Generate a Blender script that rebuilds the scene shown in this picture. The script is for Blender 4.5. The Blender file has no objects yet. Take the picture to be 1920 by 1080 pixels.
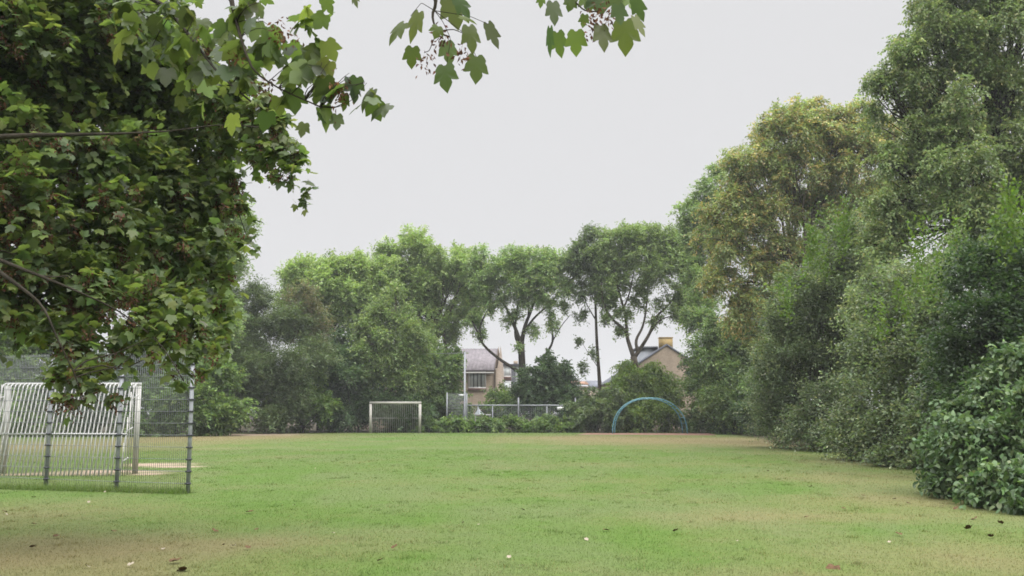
import bpy, math
import numpy as np

rng = np.random.default_rng(11)
sc = bpy.context.scene
COL = sc.collection

# ------------------------------------------------------------------ camera
F = 1867.0                       # focal length in pixels of a 1920 wide frame (35 mm lens)
TILT = math.atan(232.5 / F)
EYE = 1.35
cam_d = bpy.data.cameras.new('camera')
cam = bpy.data.objects.new('camera', cam_d)
COL.objects.link(cam)
cam.location = (0, 0, EYE)
cam.rotation_euler = (math.pi / 2 + TILT, 0, 0)
cam_d.sensor_width = 36.0
cam_d.lens = 36.0 * F / 1920.0
cam_d.clip_end = 3000
cam_d.clip_start = 0.05
sc.camera = cam
CT, ST = math.cos(TILT), math.sin(TILT)


def at(px, py, y):
    X, U = (px - 960) / F, (540 - py) / F
    d = np.array([X, CT - ST * U, ST + CT * U])
    p = d * (y / d[1])
    p[2] += EYE
    return p


def gp(px, py):
    X, U = (px - 960) / F, (540 - py) / F
    d = np.array([X, CT - ST * U, ST + CT * U])
    k = -EYE / d[2]
    return np.array([d[0] * k, d[1] * k, 0.0])


# ------------------------------------------------------------------ materials
def nodes_of(name):
    m = bpy.data.materials.new(name)
    m.use_nodes = True
    nt = m.node_tree
    nt.nodes.clear()
    out = nt.nodes.new('ShaderNodeOutputMaterial')
    return m, nt, out


def solid(name, c, rough=0.6, metal=0.0, var=0.15, scale=6.0, bump=0.0, bscale=40.0, spec=0.5):
    m, nt, out = nodes_of(name)
    N, L = nt.nodes, nt.links
    b = N.new('ShaderNodeBsdfPrincipled')
    tc = N.new('ShaderNodeTexCoord')
    n = N.new('ShaderNodeTexNoise')
    n.inputs['Scale'].default_value = scale
    n.inputs['Detail'].default_value = 5
    L.new(tc.outputs['Object'], n.inputs['Vector'])
    r = N.new('ShaderNodeValToRGB')
    r.color_ramp.elements[0].position = 0.3
    r.color_ramp.elements[1].position = 0.7
    r.color_ramp.elements[0].color = (*[max(0, x * (1 - var)) for x in c], 1)
    r.color_ramp.elements[1].color = (*[min(1, x * (1 + var)) for x in c], 1)
    L.new(n.outputs['Fac'], r.inputs['Fac'])
    L.new(r.outputs['Color'], b.inputs['Base Color'])
    b.inputs['Roughness'].default_value = rough
    b.inputs['Metallic'].default_value = metal
    b.inputs['Specular IOR Level'].default_value = spec
    if bump:
        n2 = N.new('ShaderNodeTexNoise')
        n2.inputs['Scale'].default_value = bscale
        n2.inputs['Detail'].default_value = 6
        L.new(tc.outputs['Object'], n2.inputs['Vector'])
        bp = N.new('ShaderNodeBump')
        bp.inputs['Strength'].default_value = bump
        bp.inputs['Distance'].default_value = 0.02
        L.new(n2.outputs['Fac'], bp.inputs['Height'])
        L.new(bp.outputs['Normal'], b.inputs['Normal'])
    L.new(b.outputs['BSDF'], out.inputs['Surface'])
    return m


def brick_mat(name, c, mortar, scale=4.0):
    m, nt, out = nodes_of(name)
    N, L = nt.nodes, nt.links
    b = N.new('ShaderNodeBsdfPrincipled')
    b.inputs['Roughness'].default_value = 0.9
    tc = N.new('ShaderNodeTexCoord')
    mp = N.new('ShaderNodeMapping')
    mp.inputs['Rotation'].default_value = (math.pi / 2, 0, 0)
    L.new(tc.outputs['Object'], mp.inputs['Vector'])
    k = N.new('ShaderNodeTexBrick')
    k.inputs['Scale'].default_value = scale
    k.inputs['Color1'].default_value = (*c, 1)
    k.inputs['Color2'].default_value = (*[x * 0.8 for x in c], 1)
    k.inputs['Mortar'].default_value = (*mortar, 1)
    k.inputs['Mortar Size'].default_value = 0.012
    L.new(mp.outputs['Vector'], k.inputs['Vector'])
    n = N.new('ShaderNodeTexNoise')
    n.inputs['Scale'].default_value = 1.2
    L.new(tc.outputs['Object'], n.inputs['Vector'])
    mx = N.new('ShaderNodeMixRGB')
    mx.blend_type = 'MULTIPLY'
    mx.inputs['Fac'].default_value = 0.35
    L.new(k.outputs['Color'], mx.inputs['Color1'])
    L.new(n.outputs['Fac'], mx.inputs['Color2'])
    L.new(mx.outputs['Color'], b.inputs['Base Color'])
    L.new(b.outputs['BSDF'], out.inputs['Surface'])
    return m


def tile_mat(name, c, freq=5.0):
    m, nt, out = nodes_of(name)
    N, L = nt.nodes, nt.links
    b = N.new('ShaderNodeBsdfPrincipled')
    b.inputs['Roughness'].default_value = 0.75
    tc = N.new('ShaderNodeTexCoord')
    w = N.new('ShaderNodeTexWave')
    w.inputs['Scale'].default_value = freq
    w.inputs['Distortion'].default_value = 0.4
    L.new(tc.outputs['Object'], w.inputs['Vector'])
    w2 = N.new('ShaderNodeTexWave')
    w2.bands_direction = 'Y'
    w2.inputs['Scale'].default_value = freq * 0.7
    L.new(tc.outputs['Object'], w2.inputs['Vector'])
    n = N.new('ShaderNodeTexNoise')
    n.inputs['Scale'].default_value = 2.5
    n.inputs['Detail'].default_value = 6
    L.new(tc.outputs['Object'], n.inputs['Vector'])
    r = N.new('ShaderNodeValToRGB')
    r.color_ramp.elements[0].position = 0.3
    r.color_ramp.elements[1].position = 0.75
    r.color_ramp.elements[0].color = (*[x * 0.7 for x in c], 1)
    r.color_ramp.elements[1].color = (*[x * 1.2 for x in c], 1)
    L.new(n.outputs['Fac'], r.inputs['Fac'])
    L.new(r.outputs['Color'], b.inputs['Base Color'])
    bp = N.new('ShaderNodeBump')
    bp.inputs['Strength'].default_value = 0.7
    bp.inputs['Distance'].default_value = 0.06
    L.new(w.outputs['Fac'], bp.inputs['Height'])
    bp2 = N.new('ShaderNodeBump')
    bp2.inputs['Strength'].default_value = 0.3
    bp2.inputs['Distance'].default_value = 0.03
    L.new(w2.outputs['Fac'], bp2.inputs['Height'])
    L.new(bp.outputs['Normal'], bp2.inputs['Normal'])
    L.new(bp2.outputs['Normal'], b.inputs['Normal'])
    L.new(b.outputs['BSDF'], out.inputs['Surface'])
    return m


def leaf_mat(name, trans=0.42, rough=0.45, spec=0.4, warm=(1.15, 1.2, 0.7)):
    m, nt, out = nodes_of(name)
    N, L = nt.nodes, nt.links
    a = N.new('ShaderNodeAttribute')
    a.attribute_name = 'tint'
    b = N.new('ShaderNodeBsdfPrincipled')
    b.inputs['Roughness'].default_value = rough
    b.inputs['Specular IOR Level'].default_value = spec
    L.new(a.outputs['Color'], b.inputs['Base Color'])
    t = N.new('ShaderNodeBsdfTranslucent')
    mu = N.new('ShaderNodeMixRGB')
    mu.blend_type = 'MULTIPLY'
    mu.inputs['Fac'].default_value = 1
    mu.inputs['Color2'].default_value = (*warm, 1)
    L.new(a.outputs['Color'], mu.inputs['Color1'])
    L.new(mu.outputs['Color'], t.inputs['Color'])
    mx = N.new('ShaderNodeMixShader')
    mx.inputs['Fac'].default_value = trans
    L.new(b.outputs['BSDF'], mx.inputs[1])
    L.new(t.outputs['BSDF'], mx.inputs[2])
    L.new(mx.outputs['Shader'], out.inputs['Surface'])
    return m


def lawn_mat():
    m, nt, out = nodes_of('lawn_turf')
    N, L = nt.nodes, nt.links
    a = N.new('ShaderNodeAttribute')
    a.attribute_name = 'tint'
    tc = N.new('ShaderNodeTexCoord')
    b = N.new('ShaderNodeBsdfPrincipled')
    b.inputs['Roughness'].default_value = 0.95
    b.inputs['Specular IOR Level'].default_value = 0.1
    n = N.new('ShaderNodeTexNoise')
    n.inputs['Scale'].default_value = 14
    n.inputs['Detail'].default_value = 8
    n.inputs['Roughness'].default_value = 0.75
    L.new(tc.outputs['Object'], n.inputs['Vector'])
    r = N.new('ShaderNodeValToRGB')
    r.color_ramp.elements[0].position = 0.32
    r.color_ramp.elements[0].color = (0.78, 0.78, 0.76, 1)
    r.color_ramp.elements[1].position = 0.68
    r.color_ramp.elements[1].color = (1.15, 1.15, 1.12, 1)
    L.new(n.outputs['Fac'], r.inputs['Fac'])
    mu = N.new('ShaderNodeMixRGB')
    mu.blend_type = 'MULTIPLY'
    mu.inputs['Fac'].default_value = 1
    L.new(a.outputs['Color'], mu.inputs['Color1'])
    L.new(r.outputs['Color'], mu.inputs['Color2'])
    L.new(mu.outputs['Color'], b.inputs['Base Color'])
    n2 = N.new('ShaderNodeTexNoise')
    n2.inputs['Scale'].default_value = 45
    n2.inputs['Detail'].default_value = 4
    L.new(tc.outputs['Object'], n2.inputs['Vector'])
    bp = N.new('ShaderNodeBump')
    bp.inputs['Strength'].default_value = 0.3
    bp.inputs['Distance'].default_value = 0.02
    L.new(n2.outputs['Fac'], bp.inputs['Height'])
    L.new(bp.outputs['Normal'], b.inputs['Normal'])
    L.new(b.outputs['BSDF'], out.inputs['Surface'])
    return m


def glass_mat():
    m, nt, out = nodes_of('window_glass')
    b = nt.nodes.new('ShaderNodeBsdfPrincipled')
    b.inputs['Base Color'].default_value = (0.16, 0.19, 0.2, 1)
    b.inputs['Roughness'].default_value = 0.08
    nt.links.new(b.outputs['BSDF'], out.inputs['Surface'])
    return m


M = dict(
    lawn=lawn_mat(),
    leaf=leaf_mat('leaf_blade'),
    maple=leaf_mat('maple_leaf', trans=0.58, rough=0.4, spec=0.4, warm=(1.2, 1.25, 0.62)),
    gloss=leaf_mat('waxy_leaf', trans=0.35, rough=0.5, spec=0.28),
    grass=leaf_mat('grass_blade', trans=0.5, rough=0.6, spec=0.2),
    seed=leaf_mat('dry_samara', trans=0.25, rough=0.8, spec=0.1, warm=(1.2, 0.9, 0.7)),
    bark=solid('bark', (0.085, 0.07, 0.052), 0.95, var=0.45, scale=5, bump=0.8, bscale=18, spec=0.1),
    darkbark=solid('dark_bark', (0.04, 0.034, 0.026), 0.95, var=0.4, scale=6, bump=0.8, bscale=20, spec=0.1),
    palebark=solid('grey_bark', (0.15, 0.145, 0.11), 0.95, var=0.35, scale=4, bump=0.6, bscale=18, spec=0.1),
    white=solid('white_paint', (0.42, 0.415, 0.405), 0.5, var=0.08, scale=9),
    alu=solid('dull_aluminium', (0.42, 0.41, 0.385), 0.5, metal=0.25, var=0.12, scale=5),
    zinc=solid('galvanised_post', (0.26, 0.27, 0.29), 0.55, metal=0.1, var=0.15, scale=14),
    wire=solid('galvanised_wire', (0.19, 0.205, 0.2), 0.55, metal=0.3, var=0.1, scale=14),
    clamp=solid('black_clamp', (0.035, 0.037, 0.045), 0.6, var=0.2, scale=20),
    oldbar=solid('weathered_bar', (0.36, 0.36, 0.33), 0.6, var=0.2, scale=4),
    cream=solid('weathered_cream_paint', (0.36, 0.345, 0.31), 0.6, var=0.12, scale=3),
    blue=solid('blue_paint', (0.09, 0.235, 0.28), 0.4, var=0.2, scale=4),
    brick=brick_mat('tan_brick', (0.44, 0.35, 0.26), (0.46, 0.39, 0.31)),
    palelitbrick=brick_mat('pale_lit_brick', (0.5, 0.4, 0.31), (0.5, 0.42, 0.35)),  # paler copy of the tan brick for the sunlit gable; plain wall colour elsewhere
    greybrick=brick_mat('grey_brick', (0.27, 0.27, 0.28), (0.3, 0.3, 0.3)),
    yellowbrick=brick_mat('yellow_brick', (0.42, 0.30, 0.12), (0.35, 0.27, 0.15), 6),
    lilactile=tile_mat('lilac_roof_tile', (0.2, 0.175, 0.185)),
    greytile=tile_mat('slate_roof_tile', (0.16, 0.17, 0.2)),
    redtile=tile_mat('orange_roof_tile', (0.36, 0.2, 0.12)),
    frame=solid('white_window_frame', (0.75, 0.75, 0.74), 0.4, var=0.04),
    sill=solid('brown_sill', (0.2, 0.12, 0.1), 0.7, var=0.15),
    curtain=solid('curtain', (0.55, 0.58, 0.57), 0.8, var=0.12, scale=3),
    glass=glass_mat(),
    panel=solid('grey_dormer_cladding', (0.33, 0.35, 0.38), 0.6, var=0.12, scale=1.2),
    felt=solid('dark_roof_edge', (0.05, 0.055, 0.065), 0.7, var=0.2),
    mat=solid('rust_rubber', (0.17, 0.085, 0.06), 0.9, var=0.35, scale=3, bump=0.5, bscale=60),
    sign=solid('sign_plate', (0.72, 0.72, 0.72), 0.4, var=0.04),
)

# ------------------------------------------------------------------ mesh tools
def link(name, me, mat, parent=None):
    o = bpy.data.objects.new(name, me)
    COL.objects.link(o)
    if mat:
        me.materials.append(mat)
    if parent:
        o.parent = parent
    return o


def raw_mesh(name, V, faces, tint=None, smooth=False):
    """V (n,3); faces: list of int arrays (m,k)"""
    me = bpy.data.meshes.new(name)
    V = np.ascontiguousarray(V, dtype=np.float32)
    me.vertices.add(len(V))
    me.vertices.foreach_set('co', V.ravel())
    faces = [f for f in faces if len(f)]
    nl = sum(f.size for f in faces)
    npoly = sum(len(f) for f in faces)
    me.loops.add(nl)
    me.polygons.add(npoly)
    me.loops.foreach_set('vertex_index', np.concatenate([f.ravel() for f in faces]).astype(np.int32))
    starts, s = [], 0
    for f in faces:
        starts.append(s + np.arange(len(f)) * f.shape[1])
        s += f.size
    me.polygons.foreach_set('loop_start', np.concatenate(starts).astype(np.int32))
    if smooth:
        me.polygons.foreach_set('use_smooth', np.ones(npoly, dtype=bool))
    me.update(calc_edges=True)
    if tint is not None:
        a = me.attributes.new('tint', 'FLOAT_COLOR', 'POINT')
        c = np.ones((len(V), 4), dtype=np.float32)
        c[:, :3] = tint
        a.data.foreach_set('color', c.ravel())
    return me


class MB:
    def __init__(self):
        self.V, self.F, self.n = [], [], 0

    def add(self, V, F):
        self.V.append(np.asarray(V, float))
        for f in F:
            self.F.append(np.asarray(f, int) + self.n)
        self.n += len(V)

    def box(self, c, s, rz=0.0):
        x, y, z = np.array(s) / 2
        V = np.array([[-x, -y, -z], [x, -y, -z], [x, y, -z], [-x, y, -z], [-x, -y, z], [x, -y, z], [x, y, z], [-x, y, z]])
        if rz:
            cr, sr = math.cos(rz), math.sin(rz)
            V = V @ np.array([[cr, sr, 0], [-sr, cr, 0], [0, 0, 1]])
        self.add(V + np.array(c), [np.array([[0, 3, 2, 1], [4, 5, 6, 7], [0, 1, 5, 4], [1, 2, 6, 5], [2, 3, 7, 6], [3, 0, 4, 7]])])

    def span(self, a, b):
        a, b = np.array(a, float), np.array(b, float)
        self.box((a + b) / 2, np.abs(b - a))

    def tube(self, path, r, n=8, caps=True):
        P = np.asarray(path, float)
        k = len(P)
        R = np.broadcast_to(np.asarray(r, float), (k,))
        T = np.gradient(P, axis=0)
        T /= np.linalg.norm(T, axis=1)[:, None] + 1e-9
        ref = np.array([0.31, 0.22, 0.92]) if abs(T[0][2]) < 0.8 else np.array([0.9, 0.35, 0.1])
        S = np.cross(T, ref)
        S /= np.linalg.norm(S, axis=1)[:, None] + 1e-9
        U = np.cross(S, T)
        ang = np.arange(n) * 2 * math.pi / n
        V = (P[:, None] + R[:, None, None] * (np.cos(ang)[None, :, None] * S[:, None] + np.sin(ang)[None, :, None] * U[:, None])).reshape(-1, 3)
        i = np.arange(k - 1)[:, None] * n
        j = np.arange(n)[None]
        q = np.stack([i + j, i + (j + 1) % n, i + n + (j + 1) % n, i + n + j], -1).reshape(-1, 4)
        fs = [q]
        if caps:
            fs += [np.arange(n)[::-1][None], (np.arange(n) + (k - 1) * n)[None]]
        self.add(V, fs)

    def bar(self, a, b, r, n=6):
        self.tube([a, b], r, n)

    def build(self, name, mat, parent=None, smooth=False, local=False):
        V = np.concatenate(self.V)
        if parent is not None and not local:
            V = V - np.array(parent.location)
        by = {}
        for f in self.F:
            by.setdefault(f.shape[1], []).append(f)
        me = raw_mesh(name, V, [np.concatenate(v) for v in by.values()], smooth=smooth)
        return link(name, me, mat, parent)


def thing(name, label, cat, loc=(0, 0, 0), group=None, rz=0.0):
    o = bpy.data.objects.new(name, None)
    COL.objects.link(o)
    o.location = [float(v) for v in loc]
    o.rotation_euler = (0, 0, rz)
    o.empty_display_size = 0.3
    o['label'], o['category'] = label, cat
    if group:
        o['group'] = group
    return o


def tag(o, label=None, cat=None, group=None, kind=None):
    for k, v in (('label', label), ('category', cat), ('group', group), ('kind', kind)):
        if v:
            o[k] = v
    return o


def unit(v):
    return v / (np.linalg.norm(v, axis=-1, keepdims=True) + 1e-9)


def rdir(n, up=0.0):
    d = unit(rng.normal(size=(n, 3)))
    if up:
        d = unit(d + np.array([0, 0, up]))
    return d


# ------------------------------------------------------------------ leaves
LOBE = [(-0.02, 0.05), (-0.1, 0.13), (-0.12, 0.27), (-0.02, 0.38), (0.1, 0.46), (0.2, 0.42), (0.3, 0.5), (0.42, 0.53), (0.58, 0.6),
        (0.6, 0.5), (0.58, 0.33), (0.56, 0.27), (0.68, 0.3), (0.78, 0.24), (0.88, 0.14)]
half = np.array(LOBE)
out = np.concatenate([half, [(1.02, 0.0)], half[::-1] * [1, -1]])
ctr = np.array([[0.28, 0.0]])
mv = np.concatenate([ctr, out])
mw = -0.22 * ((mv[:, 0] - 0.25) ** 2) - 0.32 * mv[:, 1] ** 2 + 0.1 * np.abs(mv[:, 1])
nm = len(out)
LOW = np.array([(-0.1, 0.2), (0.1, 0.45), (0.3, 0.46), (0.58, 0.6), (0.56, 0.28), (0.76, 0.24)])
lv = np.concatenate([ctr, [(0.0, 0.0)], LOW, [(1.02, 0.0)], LOW[::-1] * [1, -1]])
lw = -0.22 * ((lv[:, 0] - 0.25) ** 2) - 0.32 * lv[:, 1] ** 2 + 0.1 * np.abs(lv[:, 1])
nl_ = len(lv) - 1
SHAPES = {
    'maple_small': (np.column_stack([lv, lw]), [np.array([(0, 1 + (i + 1) % nl_, 1 + i) for i in range(nl_)])]),
    'diamond': (np.array([(0, 0, 0), (0.45, 0.5, 0.09), (1, 0, -0.05), (0.45, -0.5, 0.09)]), [np.array([[0, 3, 2, 1]])]),
    'ovate': (np.array([(0, 0, 0), (0.28, 0.46, 0.1), (0.7, 0.36, 0.07), (1, 0, -0.1), (0.7, -0.36, 0.07), (0.28, -0.46, 0.1)]),
              [np.array([[0, 3, 2, 1], [0, 5, 4, 3]])]),
    'maple': (np.column_stack([mv, mw]),
              [np.array([(0, 1 + (i + 1) % nm, 1 + i) for i in range(nm)])]),
    'blade': (np.array([(0, -0.5, 0), (0, 0.5, 0), (1, 0, 0)]), [np.array([[0, 1, 2]])]),
}


def leaf_mesh(name, P, A, Nn, Ln, Wd, tint, shape, mat, parent):
    tv, tf = SHAPES[shape]
    A = unit(A)
    S = unit(np.cross(Nn, A))
    Nn = np.cross(A, S)
    Ln = np.broadcast_to(np.asarray(Ln, float), (len(P),))
    Wd = np.broadcast_to(np.asarray(Wd, float), (len(P),))
    V = (P[:, None] + tv[None, :, 0, None] * (A * Ln[:, None])[:, None] + tv[None, :, 1, None] * (S * Wd[:, None])[:, None]
         + tv[None, :, 2, None] * (Nn * (Ln * rng.uniform(-0.4, 2.3, len(P)))[:, None])[:, None])
    k = len(tv)
    base = (np.arange(len(P)) * k)[:, None, None]
    F_ = [(base + f[None]).reshape(-1, f.shape[1]) for f in tf]
    T = np.repeat(np.clip(tint, 0.002, 0.9), k, axis=0)
    V = V.reshape(-1, 3)
    if parent is not None:
        V = V - np.array(parent.location)
    return link(name, raw_mesh(name, V, F_, T), mat, parent)


def palette(n, cols, jit=0.18):
    """cols: [(weight, (r,g,b))]"""
    w = np.array([c[0] for c in cols], float)
    c = np.array([c[1] for c in cols], float)
    i = rng.choice(len(cols), size=n, p=w / w.sum())
    t = c[i] * (1 + jit * rng.normal(size=(n, 1)))
    return t * (1 + 0.06 * rng.normal(size=(n, 3)))


def sprays(C, D, per, length, droop=0.3, hang=0.1, twist=0.6, spread=0.7):
    """C (n,3) starts, D (n,3) directions -> leaf P, A, N and spray index"""
    n = len(C)
    D = unit(D)
    up = np.array([0, 0, 1.0])
    S = unit(np.cross(D, up) + 0.15 * rng.normal(size=(n, 3)))
    U = np.cross(S, D)
    L = length * rng.uniform(0.6, 1.3, n)
    t = (np.arange(per)[None] + rng.uniform(0, 1, (n, per))) / per
    side = np.where(np.arange(per) % 2 == 0, 1.0, -1.0)[None] * np.ones((n, 1))
    P = C[:, None] + D[:, None] * (L[:, None] * t)[..., None] - up * (droop * L[:, None] * t * t)[..., None]
    P = P + rng.normal(size=P.shape) * (0.06 * length)
    A = D[:, None] * rng.uniform(0.2, 0.8, (n, per, 1)) + S[:, None] * (side * spread)[..., None] + 0.35 * rng.normal(size=P.shape)
    A[..., 2] -= hang + droop * 0.5
    Nn = U[:, None] + up * 0.5 + twist * rng.normal(size=P.shape)
    idx = np.repeat(np.arange(n), per)
    return P.reshape(-1, 3), A.reshape(-1, 3), Nn.reshape(-1, 3), idx


GROW, DENSE = 1.13, 1.9


def B(px, py, y, r, sz=1.0):
    return (at(px, py, y), r / F * y, sz)


def crown_leaves(blobs, lai, leaf, wr, per, slen, sub=12, subr=(0.32, 0.55), cols=None, droop=0.3, hang=0.1, twist=0.6,
                 upb=0.25, shellp=0.45, jit=0.16, zmin=0.05, clump=0.13, flat=1.0):
    Ps, As, Ns, Ts, subs = [], [], [], [], []
    la = leaf * leaf * wr * 0.62
    for (c, R, sz) in blobs:
        R = R * GROW
        n_leaf = lai * DENSE * math.pi * R * R / la
        ns = max(1, int(n_leaf / per + 0.5))
        d1 = rdir(sub, 0.12)
        sc_ = c + d1 * (R * rng.uniform(0.35, 0.82, (sub, 1))) * np.array([1, 1, sz])
        sr = R * rng.uniform(subr[0], subr[1], sub)
        subs.append((c, sc_))
        w = sr ** 2
        k = rng.choice(sub, size=ns, p=w / w.sum())
        d2 = rdir(ns, upb)
        rr = rng.uniform(0, 1, (ns, 1)) ** shellp
        C = sc_[k] + d2 * sr[k][:, None] * rr * np.array([1, 1, sz])
        D = d2 + 0.5 * d1[k] + 0.35 * rng.normal(size=(ns, 3))
        D = D * np.array([1, 1, flat])
        P, A, Nn, idx = sprays(C - unit(D) * slen * 0.5, D, per, slen, droop, hang, twist)
        cl = (1 + clump * rng.normal(size=sub))[k]
        w_ = np.array([q[0] for q in cols], float)
        ci = rng.choice(len(cols), size=ns, p=w_ / w_.sum())
        swap = rng.random((ns, per)) < 0.25
        cj = np.where(swap, rng.choice(len(cols), size=(ns, per), p=w_ / w_.sum()), ci[:, None]).ravel()
        T = np.array([q[1] for q in cols])[cj] * cl[idx][:, None] * (1 + jit * rng.normal(size=(len(P), 1)))
        T = T * (1 + 0.05 * rng.normal(size=T.shape))
        keep = P[:, 2] > zmin
        Ps.append(P[keep]); As.append(A[keep]); Ns.append(Nn[keep]); Ts.append(T[keep])
    return np.concatenate(Ps), np.concatenate(As), np.concatenate(Ns), np.concatenate(Ts), subs


def bez(p0, p1, p2, n=8, wob=0.0):
    t = np.linspace(0, 1, n)[:, None]
    P = (1 - t) ** 2 * p0 + 2 * t * (1 - t) * p1 + t * t * p2
    if wob:
        w = rng.normal(size=P.shape) * wob
        w[0] = w[-1] = 0
        P = P + w
    return P


def wood(mb, base, fork, r0, subs, twig=True, spread=0.45):
    base, fork = np.array(base, float), np.array(fork, float)
    H = np.linalg.norm(fork - base)
    mid = (base + fork) / 2 + rng.normal(size=3) * np.array([0.03, 0.03, 0]) * H
    P = bez(base, mid, fork, 8)
    mb.tube(P, np.linspace(r0 * 1.25, r0 * 0.75, 8), 9)
    for (c, ss) in subs:
        d = c - fork
        L = np.linalg.norm(d)
        ctl = fork + d * 0.45 + np.array([0, 0, 0.12 * L]) + rng.normal(size=3) * 0.07 * L
        limb = bez(fork - np.array([0, 0, 0.1]), ctl, c, 9, 0.012 * L)
        mb.tube(limb, np.linspace(r0 * 0.45, r0 * 0.13, 9), 7)
        if twig:
            for s in ss:
                st = limb[rng.integers(4, 9)]
                l2 = np.linalg.norm(s - st)
                mb.tube(bez(st, (st + s) / 2 + rng.normal(size=3) * 0.12 * l2, s, 5), np.linspace(r0 * 0.11, r0 * 0.03, 5), 5)


def px_limb(mb, pts, y, r0, r1, n=8, dy=0.0):
    """a limb through points seen in the photograph, at its own distance"""
    K = np.array([at(p[0], p[1], y + dy * i) for i, p in enumerate(pts)])
    t = np.linspace(0, len(K) - 1, (len(K) - 1) * 4 + 1)
    # catmull-rom
    Kp = np.vstack([2 * K[0] - K[1], K, 2 * K[-1] - K[-2]])
    out_ = []
    for u in t:
        i = min(int(u), len(K) - 2)
        s = u - i
        a, b, c, d = Kp[i], Kp[i + 1], Kp[i + 2], Kp[i + 3]
        out_.append(0.5 * (2 * b + (c - a) * s + (2 * a - 5 * b + 4 * c - d) * s * s + (3 * b - a - 3 * c + d) * s ** 3))
    mb.tube(np.array(out_), np.linspace(r0, r1, len(t)), n)
    return K


def tree(name, label, cat, base, fork, r0, blobs, group=None, bark='bark', shape='diamond', mat='leaf', extra=None, spread=0.45,
         leaf=0.17, wr=0.45, lai=4.0, per=12, slen=0.6, crown='crown', trunk='trunk', twig=True, autolimb=True, **kw):
    t = thing(name, label, cat, (base[0], base[1], 0), group)
    P, A, Nn, T, subs = crown_leaves(blobs, lai, leaf, wr, per, slen, **kw)
    Ln = leaf * rng.uniform(0.7, 1.25, len(P))
    leaf_mesh(crown, P, A, Nn, Ln, Ln * wr, T, shape, M[mat], t)
    mb = MB()
    if autolimb:
        wood(mb, (base[0], base[1], -0.05), fork, r0, subs, twig)
    if extra:
        for e in extra:
            px_limb(mb, *e)
    mb.build(trunk, M[bark], t, smooth=True)
    return t


def bush(name, label, cat, blobs, group=None, **kw):
    c = np.array([b[0] for b in blobs])
    x, y = c[:, 0].mean(), c[:, 1].mean()
    zt = min(b[0][2] for b in blobs) * 0.5
    k = dict(leaf=0.13, wr=0.5, lai=4.6, per=12, slen=0.5, crown='foliage', trunk='stem', droop=0.3)
    k.update(kw)
    return tree(name, label, cat, (x, y), (x, y, max(0.25, zt * 0.6)), k.pop('r0', 0.07), blobs, group, bark=k.pop('bark', 'darkbark'), **k)


# ------------------------------------------------------------------ lawn
def smooth_noise(x, y, s, seed):
    r = np.random.default_rng(seed)
    v = np.zeros_like(x)
    for i in range(7):
        a = r.uniform(0, 2 * math.pi)
        k = s * r.uniform(0.5, 1.8)
        v = v + np.sin((x * math.cos(a) + y * math.sin(a)) * k + r.uniform(0, 6.28) + 1.3 * np.sin(k * 0.6 * (x * math.sin(a) - y * math.cos(a)) + r.uniform(0, 6)))
    return v / 4.0


def ell(x, y, cx, cy, rx, ry):
    return np.exp(-(((x - cx) / rx) ** 2 + ((y - cy) / ry) ** 2))


def dry_and_shade(x, y):
    d = np.zeros_like(x)
    for (cx, cy, rx, ry, s) in (
            (-4.8, 9.0, 2.4, 2.2, 1.0), (-7.5, 13, 3.0, 2.2, 0.55), (-2.9, 10.6, 1.2, 0.6, 0.35),  # first patch: dry grass, strengthened to paint in the maple's shade
            (4.6, 9.2, 2.2, 1.6, 0.7), (2.4, 8.4, 1.0, 0.5, 0.35), (3.8, 13.2, 2.6, 0.9, 0.62), (6.5, 15.5, 3.0, 1.6, 0.7), (7.5, 21, 2.6, 2.2, 0.55), (9.2, 28, 2.2, 5, 0.5),
            (8.2, 48, 7.5, 8.0, 1.1), (3.5, 54, 4.5, 5.0, 0.65), (13, 42, 3.5, 6, 0.8),
            (-15.5, 55, 5.2, 7.5, 1.3), (-19, 40, 7, 9, 0.9), (1, 20, 2.6, 1.2, 0.22), (3.2, 26, 3, 1.5, 0.3)):
        d = d + s * ell(x, y, cx, cy, rx, ry)
    d = d + 0.16 * smooth_noise(x, y, 1.1, 3) + 0.08 * smooth_noise(x, y, 3.1, 4) + 0.07 * smooth_noise(x, y, 7.0, 5)
    return np.clip(d, 0, 1)


def soil(x, y):
    d = 0.0
    for (px, py, rx, ry) in ((295, 871, 0.9, 0.9), (210, 884, 1.3, 0.55), (285, 889, 0.4, 0.35), (330, 875, 0.6, 0.4), (100, 889, 1.4, 0.5)):
        g = gp(px, py)
        d = d + ell(x, y, g[0], g[1], rx, ry)
    d = d + 0.9 * ell(x, y, -16.0, 60.5, 3.4, 3.2)
    d = d * (1 + 0.5 * smooth_noise(x, y, 4.0, 8))
    return np.clip(d * 1.3 - 0.15, 0, 1)


GREEN = np.array([0.100, 0.134, 0.046])
LUSH = np.array([0.076, 0.129, 0.025])
DRY_SHADED = np.array([0.160, 0.138, 0.069])  # dry grass tone, darkened in part for the maple's painted shade
SOIL = np.array([0.31, 0.235, 0.185])


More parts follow.
